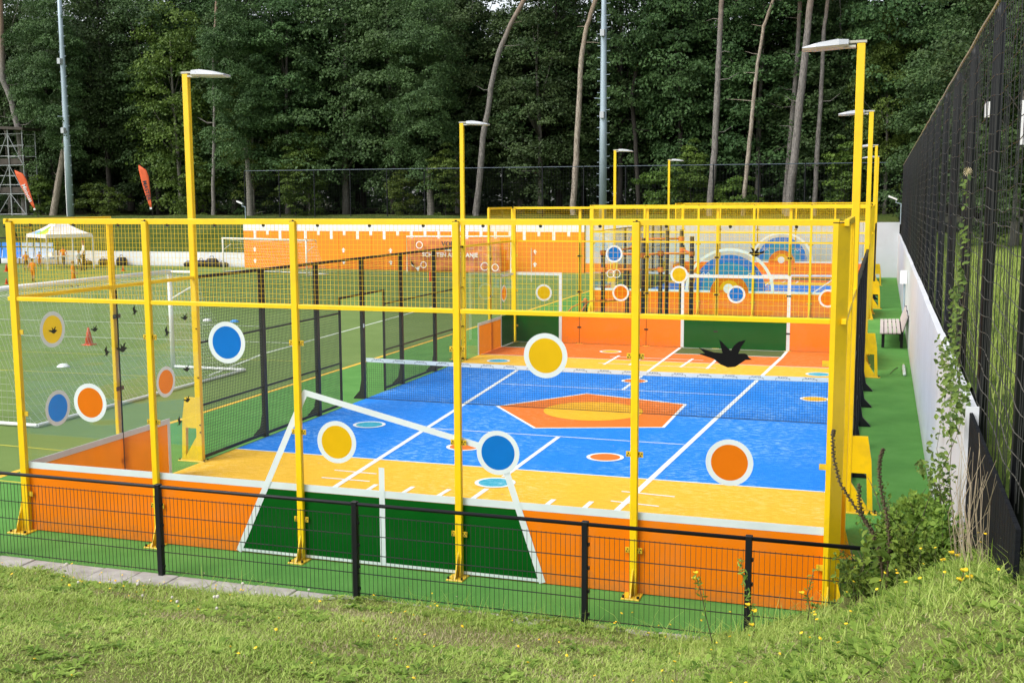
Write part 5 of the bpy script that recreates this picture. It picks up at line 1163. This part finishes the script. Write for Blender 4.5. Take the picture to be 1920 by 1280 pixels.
blades(21000, -6, 2.4, .04, .17, .006, 'blade', 'long_grass', 'long grass on the slope at the bramble side', 'grass', lambda x, y, d: d*np.clip((x-8.2)/1.5, 0, 1)*1.1, x0=7.8, tintoff=-.12)
blades(3500, -1.9, -1.0, .08, .22, .005, 'blade', 'edge_grass', 'grass tufts growing along the slab edge', 'grass', lambda x, y, d: np.clip((d-.42)*3, 0, 1))
# broad weed leaves in rosettes
x, y = scatter(5200, -7, .5); d = noise2(x+3, y, 1.9); kp = (d > .36) & (dry(x, y) < .5); x, y = x[kp], y[kp]
C = []; T_ = []; Ln = []
quads = []; tints = []
xb, yb = scatter(760, -6, .9, 9.2, 12.3); x = np.concatenate([x, xb]); y = np.concatenate([y, yb])
for cx, cy in zip(x, y):
    cz = lawn_z(cx, cy); n = rng.integers(5, 9); big = rng.uniform(.035, .085)*(1.0 if cx < 9.2 else rng.uniform(.7, 1.35)); tt = rng.uniform(.1, .9)
    for k in range(n):
        a = 2*np.pi*k/n+rng.uniform(-.4, .4); L = big*rng.uniform(.7, 1.3); u = np.array([np.cos(a), np.sin(a), 0]); s = np.array([-np.sin(a), np.cos(a), 0])*L*.2; lift = rng.uniform(.15, .8)
        p0 = np.array([cx, cy, cz+.005]); p1 = p0+u*L*.55+np.array([0, 0, L*lift*.6]); p2 = p0+u*L+np.array([0, 0, L*lift*.55])
        quads += [np.stack([p0, p1+s, p2, p1-s])]; tints.append(np.clip(tt+rng.uniform(-.2, .2), 0, 1))
o = bpy.data.objects.new('weed_leaves', np_mesh('weed_leaves', np.array(quads), 4, 'weed', np.array(tints))); COL.objects.link(o); tag(o, 'low broad leaved weeds and clover in the lawn', 'weeds', kind='stuff')
# flowers and seed heads
x, y = scatter(1500, -5.5, .6); wt = np.where(x < 4.5, .75*(y > -2.6), np.where(x > 8.6, .40, .14)); kp = rng.uniform(0, 1, len(x)) < wt; x, y = x[kp], y[kp]
fl = MB(); st = MB(); pu = MB()
for i, (cx, cy) in enumerate(zip(x, y)):
    z = lawn_z(cx, cy); h = rng.uniform(.06, .16) if cx < 8 else rng.uniform(.1, .3); hx, hy = cx+rng.uniform(-.03, .03), cy+rng.uniform(-.03, .03)
    st.tube([(cx, cy, z), (hx, hy, z+h)], .0015, 3, False)
    if i % 5 == 0 and cx < 5: pu.sphere((hx, hy, z+h), rng.uniform(.012, .02), 6, 5)
    else:
        r_ = rng.uniform(.008, .015); n = 8; tl = rng.uniform(-.5, .5, 2)
        fl.loft([[(hx+q_*r_*math.cos(2*math.pi*k/n), hy+q_*r_*math.sin(2*math.pi*k/n), z+h+dz+q_*r_*(tl[0]*math.cos(2*math.pi*k/n)+tl[1]*math.sin(2*math.pi*k/n))) for k in range(n)] for q_, dz in ((.3, -.004), (1, .002), (.5, .006))])
fl.build('yellow_flowers', 'petal', label='small yellow flowers dotted through the lawn', cat='flowers', kind='stuff'); st.build('flower_stems', 'stem', label='thin stems of the lawn flowers', cat='stems', kind='stuff'); pu.build('seed_heads', 'petal_pale', label='pale dandelion seed heads near the slabs', cat='seed heads', kind='stuff')
# debris along the slab edge
mb = MB()
for i in range(260):
    cx = rng.uniform(1.5, 8); cy = -1.28+rng.uniform(-.06, .2)*(1 if rng.uniform() < .3 else .5); a = rng.uniform(0, 6.28); L = rng.uniform(.02, .07)
    if math.sin(cx*2.1)+math.sin(cx*5.3+1) < .2: continue
    mb.tube([(cx, cy, .02), (cx+L*math.cos(a), cy+L*math.sin(a), .025+rng.uniform(0, .015))], .0022, 3, False)
mb.build('plant_litter', 'stalk', label='brown dead stalks lying on the slabs', cat='litter', kind='stuff')

def leafy_plant(name, label, cat, stems, leaves, m, stem_m, group=None, extra=None):
    t = empty(name, label=label, cat=cat, group=group)
    s = MB()
    for pts, r0 in stems: s.tube(pts, [max(.0012, r0*(1-.75*i/(len(pts)-1))) for i in range(len(pts))], 5)
    s.build('stems', stem_m, t, smooth=True)
    P, N_, L, W, tn_ = leaves
    o = bpy.data.objects.new('foliage', np_mesh('foliage', leaf_pair(P, N_, L, W), 4, m, np.repeat(tn_, 2))); COL.objects.link(o); o.parent = t
    return t
def leaf_pair(C, nrm, L, W):
    """pointed oval leaf folded along its midrib: two quads each"""
    n = len(C); nrm = nrm/np.linalg.norm(nrm, axis=1, keepdims=True); a = rng.normal(size=(n, 3)); t = a-nrm*(a*nrm).sum(1, keepdims=True); t /= np.linalg.norm(t, axis=1, keepdims=True); b = np.cross(nrm, t)
    L = L.reshape(-1, 1); W = W.reshape(-1, 1); p0 = C-t*L*.5; p1 = C+t*L*.5-nrm*L*.10; f = nrm*W*.12
    out = np.zeros((2*n, 4, 3)); m_ = C
    out[0::2] = np.stack([p0, C-t*L*.12+b*W*.5+f, C+t*L*.22+b*W*.34+f, p1], 1); out[1::2] = np.stack([p0, p1, C+t*L*.22-b*W*.34+f, C-t*L*.12-b*W*.5+f], 1); return out
def mound(cx, cy, rx, ry, h, n, leaf, zb):
    th = rng.uniform(0, 2*np.pi, n); r = np.sqrt(rng.uniform(0, 1, n)); u = rng.uniform(0, 1, n)**.7
    lob = 1+.25*np.sin(3*th+cx)+.2*np.sin(7*th+2)
    P = np.stack([cx+rx*r*lob*np.cos(th)*(1-.35*u), cy+ry*r*lob*np.sin(th)*(1-.35*u), np.zeros(n)], 1); P[:, 2] = zb(P[:, 0], P[:, 1])+.03+h*u*(1-.55*r**2)*(.8+.35*np.sin(5*P[:, 0]+3*P[:, 1]))
    N_ = rng.normal(size=(n, 3))*.55+np.array([-.1, -.5, .8]); L = leaf*rng.uniform(.6, 1.4, n)
    return P, N_, L, L*.72, np.clip(rng.uniform(0, 1, n)*.65+.35*noise2(P[:, 0], P[:, 2]*2, 5), 0, 1)
zb = lambda a, b: LZ(a, b)
def arc(p, q, lift, n=6): p, q = Vector(p), Vector(q); return [p.lerp(q, i/n)+Vector((0, 0, lift*math.sin(math.pi*i/n))) for i in range(n+1)]
bz = lambda x, y: lawn_z(x, y)
stems = [(arc((10.75+.1*math.cos(i), -.6+.2*math.sin(i*2), bz(10.75, -.6)), (10.75+rng.uniform(-.5, .5), -.6+rng.uniform(-.7, .6), bz(10.75, -.6)+rng.uniform(.3, .95)), .15), .009) for i in range(26)]
bush = leafy_plant('bramble_bush', 'tangled leafy bramble bush at the white wall\'s near end', 'bush', stems, tuple(np.concatenate(q_) for q_ in zip(mound(10.85, -.40, .42, .85, .72, 2900, .055, zb), mound(10.58, -.8, .27, .45, .70, 1300, .062, zb), mound(11.0, -1.1, .24, .45, .55, 1100, .055, zb))), 'leaf_bush', 'stem')
stems = [(arc((10.4+.1*math.cos(i), -1.0, bz(10.4, -1.0)), (10.42+rng.uniform(-.25, .25), -1.0+rng.uniform(-.3, .3), bz(10.4, -1)+rng.uniform(.2, .55)), .1), .007) for i in range(12)]
leafy_plant('weed_clump', 'leafy weed clump hiding the thick corner post\'s foot', 'plant', stems, mound(10.45, -.95, .2, .3, .5, 420, .06, zb), 'leaf_bush', 'stem')
for i, (px, py, hh, lab) in enumerate([(10.52, -.7, .62, 'upright leafy shoot left of the bramble bush'), (10.7, -.2, .75, 'tall leafy shoot behind the bramble bush'), (10.95, -.75, .62, 'leafy shoot rising from the bramble\'s middle'), (11.08, -1.3, .55, 'leafy shoot at the bramble\'s right edge'), (10.35, -1.2, .42, 'short leafy shoot before the thick corner post'), (10.82, -1.35, .5, 'leafy shoot in front of the bramble bush'), (11.1, -.5, .85, 'tallest leafy shoot against the white wall end')]):
    zz = lawn_z(px, py); st_ = []; C_ = []
    for k in range(7):
        e_ = (px+rng.uniform(-.22, .22), py+rng.uniform(-.2, .2), zz+hh*rng.uniform(.7, 1.15)); a_ = arc((px+rng.uniform(-.03, .03), py, zz), e_, .06); st_.append((a_, .005))
        for q_ in a_[2:]:
            for w_ in range(7): C_.append((q_.x+rng.uniform(-.05, .05), q_.y+rng.uniform(-.05, .05), q_.z+rng.uniform(-.04, .05)))
    C_ = np.array(C_); nn = len(C_); Lq = rng.uniform(.025, .065, nn)
    leafy_plant('leafy_shoot', lab, 'plant', st_, (C_, rng.normal(size=(nn, 3))*.6+np.array([-.2, -.5, .6]), Lq, Lq*.6, rng.uniform(0, 1, nn)), 'leaf_bush', 'stem', group='leafy shoots round the bramble')
# mullein: two long curved seed stalks with big base leaves
ml = empty('mullein', label='tall mullein with two curved brown seed stalks before the corner post', cat='plant')
def stalk(pts, name='seed_stalk'):
    s = MB().tube(pts, [.012-.007*i/(len(pts)-1) for i in range(len(pts))], 6).build(name, 'seedpod', ml, smooth=True)
    pods = MB()
    for i in range(int(len(pts)*.22), len(pts)-1):
        for k in range(16):
            q_ = Vector(pts[i]).lerp(Vector(pts[i+1]), k/16); a = k*2.4; rr_ = .017*(1-.5*i/len(pts)); pods.sphere((q_.x+rr_*math.cos(a), q_.y+rr_*math.sin(a), q_.z), .0125, 4, 3)
    pods.build('seed_pods', 'seedpod', s, kind='stuff')
b0 = Vector((10.58, -1.35, bz(10.58, -1.35)))
stalk([b0+Vector(v) for v in ((0, 0, 0), (-.02, 0, .25), (-.06, .0, .45), (-.14, 0, .62), (-.27, 0, .80), (-.40, 0, 1.0), (-.46, 0, 1.22), (-.475, 0, 1.42), (-.465, 0, 1.48))])
stalk([b0+Vector(v) for v in ((.02, 0, 0), (.03, 0, .3), (.03, 0, .55), (0, 0, .75), (-.05, 0, .95), (-.075, 0, 1.12), (-.07, 0, 1.25), (-.045, 0, 1.34))])
stalk([b0+Vector(v) for v in ((-.1, .05, .55), (-.2, .05, .7), (-.235, .05, .85), (-.24, .05, 1.0))])
n = 60; P = np.stack([b0.x+rng.uniform(-.18, .16, n), b0.y+rng.uniform(-.15, .15, n), b0.z+rng.uniform(.05, .62, n)], 1)
L = rng.uniform(.06, .15, n); o = bpy.data.objects.new('foliage', np_mesh('foliage', leaf_pair(P, rng.normal(size=(n, 3))*.5+np.array([-.2, -.6, .6]), L, L*.5), 4, 'leaf_bush', np.repeat(rng.uniform(.1, .9, n), 2))); COL.objects.link(o); o.parent = ml
# evening primroses in front of the railing
def primrose(label, x, y, pts, nl, fls):
    z = lawn_z(x, y); t = empty('evening_primrose', label=label, cat='plant', group='tall yellow flowering weeds at the railing')
    P = [Vector((x+p[0], y+p[1], z+p[2])) for p in pts]
    MB().tube(P, [.006-.003*i/(len(P)-1) for i in range(len(P))], 5).build('stem', 'stem', t, smooth=True)
    C = []
    for k in range(nl):
        s = rng.uniform(.1, .98)*(len(P)-1); i = int(s); q_ = P[i].lerp(P[i+1], s-i); a = rng.uniform(0, 6.28); C.append((q_.x+.028*math.cos(a), q_.y+.028*math.sin(a), q_.z))
    C = np.array(C); L = rng.uniform(.025, .075, nl); o = bpy.data.objects.new('leaves', np_mesh('leaves', leaf_pair(C, rng.normal(size=(nl, 3))*.7+np.array([0, -.5, .5]), L, L*.3), 4, 'weed', np.repeat(rng.uniform(.1, .8, nl), 2))); COL.objects.link(o); o.parent = t
    for f in fls:
        q_ = P[min(len(P)-1, f[0])]; mb = MB(); c = q_+Vector(f[1]); n = 12
        mb.loft([[(c.x+rr_*math.cos(2*math.pi*k/n), c.y+rr_*math.sin(2*math.pi*k/n)*.8, c.z+dz+.006*math.sin(4*math.pi*k/n)) for k in range(n)] for rr_, dz in ((.006, -.015), (.026, 0), (.022, .006), (.008, .0))]); mb.build('flower', 'petal', t, smooth=True)
primrose('evening primrose with a large yellow bloom at its tip by the railing', 9.15, -1.75, [(0, 0, 0), (-.03, 0, .15), (-.07, 0, .3), (-.11, 0, .48), (-.15, 0, .62), (-.17, 0, .68)], 46, [(5, (0, 0, .02)), (5, (-.012, -.01, -.03))])
primrose('leafy evening primrose with small flowers low on its stem', 9.5, -1.7, [(0, 0, 0), (.0, 0, .15), (-.03, 0, .3), (-.08, 0, .45), (-.11, 0, .6), (-.13, 0, .74)], 60, [(2, (-.03, -.03, .03)), (2, (.03, -.03, -.02)), (1, (-.02, -.03, 0))])
primrose('thin evening primrose leaning on the corner post', 9.95, -1.7, [(0, 0, 0), (.02, 0, .14), (.0, 0, .28), (.03, 0, .42), (.05, 0, .52)], 34, [(2, (-.05, -.02, .02))])
primrose('yellow topped weed on the slope below the black boards', 11.05, -2.0, [(0, 0, 0), (.0, 0, .05), (.02, 0, .1), (.03, 0, .16)], 12, [(3, (0, 0, .01)), (3, (.05, 0, -.01)), (2, (-.05, 0, .0))])
primrose('yellow topped weed low on the slope at the frame\'s bottom corner', 11.0, -4.15, [(0, 0, 0), (.0, 0, .04), (.01, 0, .08), (.02, 0, .12)], 12, [(3, (0, 0, .01)), (3, (.03, 0, -.03)), (3, (-.02, 0, -.05))])
# climbing vine on the wall
vt = []
vP = []
for pts, r_ in [([(11.2, -.55, .95), (11.18, -.45, 1.3), (11.14, -.3, 1.6), (11.17, .0, 1.9), (11.15, .25, 2.2), (11.2, .6, 2.5)], .006), ([(11.2, -.7, 1.0), (11.12, -.55, 1.35), (11.0, -.5, 1.6), (11.08, -.6, 1.8), (11.16, -.75, 2.1), (11.22, -.8, 2.35)], .006),
               ([(11.2, -.5, 1.0), (11.1, -.2, 1.5), (11.05, .3, 1.75), (11.12, .8, 2.05), (11.18, 1.2, 2.4)], .004), ([(11.22, .2, 2.3), (11.25, .6, 2.9), (11.3, .9, 3.5), (11.3, 1.1, 4.1), (11.3, 1.2, 4.45)], .004), ([(11.24, .9, 2.3), (11.29, 1.3, 2.8), (11.31, 1.5, 3.3), (11.3, 1.4, 3.9)], .004), ([(11.24, 1.8, 2.3), (11.3, 2.3, 2.7), (11.31, 2.6, 3.2)], .004), ([(11.2, -.4, 1.2), (11.1, .1, 1.35), (10.98, .5, 1.5), (10.93, .8, 1.45)], .003)]:
    vt.append(([Vector(p) for p in pts], r_))
    for k in range(52 if pts[0][2] < 2 else 60):
        s = rng.uniform(.12, 1)*(len(pts)-1)*.999; i = int(s); q_ = Vector(pts[i]).lerp(Vector(pts[i+1]), s-i); vP.append((q_.x-rng.uniform(0, .08), q_.y+rng.uniform(-.10, .10), q_.z+rng.uniform(-.06, .06)))
for k in range(300): vP.append((11.2+rng.uniform(-.08, .08), -.7+4.2*rng.uniform(0, 1)**1.6, 2.3+rng.uniform(-.2, .24)))
vP = np.array(vP); n = len(vP); L = rng.uniform(.035, .085, n)
leafy_plant('climbing_vine', 'green vine climbing over the white wall onto the netting', 'vine', vt, (vP, rng.normal(size=(n, 3))*.5+np.array([-.4, -.7, .6]), L, L*.6, rng.uniform(0, 1, n)), 'leaf_vine', 'stem')
t = empty('honeysuckle', (11.28, 1.2, 4.5), label='cream honeysuckle blossom on the netting', cat='flower')
mb = MB()
for k in range(14):
    a = 2*math.pi*k/14; mb.tube([(0, 0, 0), (.03*math.cos(a), .03*math.cos(a), .03*math.sin(a)), (.05*math.cos(a+.2), .06*math.cos(a+.2), .05*math.sin(a+.2))], [.003, .004, .002], 4)
mb.build('petals', 'petal_cream', t); MB().tube([(0, 0, -.4), (0, 0, 0)], .004, 5).build('stem', 'stem', t)
# dry stalks against the black boards
ds = MB()
for i in range(46):
    yy = rng.uniform(-3.3, -1.5); x_ = 11.2+rng.uniform(-.08, .04); z = lawn_z(11.1, yy); ln = rng.uniform(.3, 1.0); a = rng.uniform(-.5, .5); ds.tube([(x_, yy, z), (x_-.04+rng.uniform(-.06, .06), yy+a*ln*.5, z+ln*.6), (x_+rng.uniform(-.1, .06), yy+a*ln+rng.uniform(-.1, .1), z+ln)], [.003, .0025, .0015], 4)
ds.build('dry_stalks', 'stalk', label='bleached dry stalks leaning on the black boards', cat='dry stalks', kind='stuff')
# meadow tussocks behind the netting
n = 30000; x = rng.uniform(11.6, 22, n); y = rng.uniform(-3, 30, n); k = n
h = rng.uniform(.15, .45, n); a = rng.uniform(0, 6.28, n); b0 = np.stack([x, y, 2.05+.12*np.sin(x*.7+y*.4)+.25*np.clip((x-11.5)/6, 0, 1)+(LZ(np.minimum(x, 12), y)-2.05)*np.array([sm((1.2-q_)/3.5) for q_ in y])], 1)
s = np.stack([-np.sin(a), np.cos(a), 0*a], 1)*.008; tp = b0+np.stack([np.cos(a)*h*.4, np.sin(a)*h*.4, h], 1)
o = bpy.data.objects.new('meadow_grass', np_mesh('meadow_grass', np.stack([b0-s, b0+s, tp+s*.1, tp-s*.1], 1), 4, 'blade', rng.uniform(0, 1, n))); COL.objects.link(o); tag(o, 'long green grass in the meadow behind the netting', 'grass', kind='stuff')
# scattered leaf litter on the courts
mb = MB()
for i in range(150):
    x_, y_ = rng.uniform(.3, 11.1), rng.uniform(-.8, 24); a = rng.uniform(0, 6.28); L = rng.uniform(.012, .03)
    mb.sheet([(x_+L*math.cos(a), y_+L*math.sin(a)), (x_-L*.4*math.sin(a), y_+L*.4*math.cos(a)), (x_-L*math.cos(a), y_-L*math.sin(a)), (x_+L*.4*math.sin(a), y_-L*.4*math.cos(a))], .021)
mb.build('fallen_leaves', 'stalk', label='tiny fallen leaves scattered over courts and alley', cat='leaves', kind='stuff')
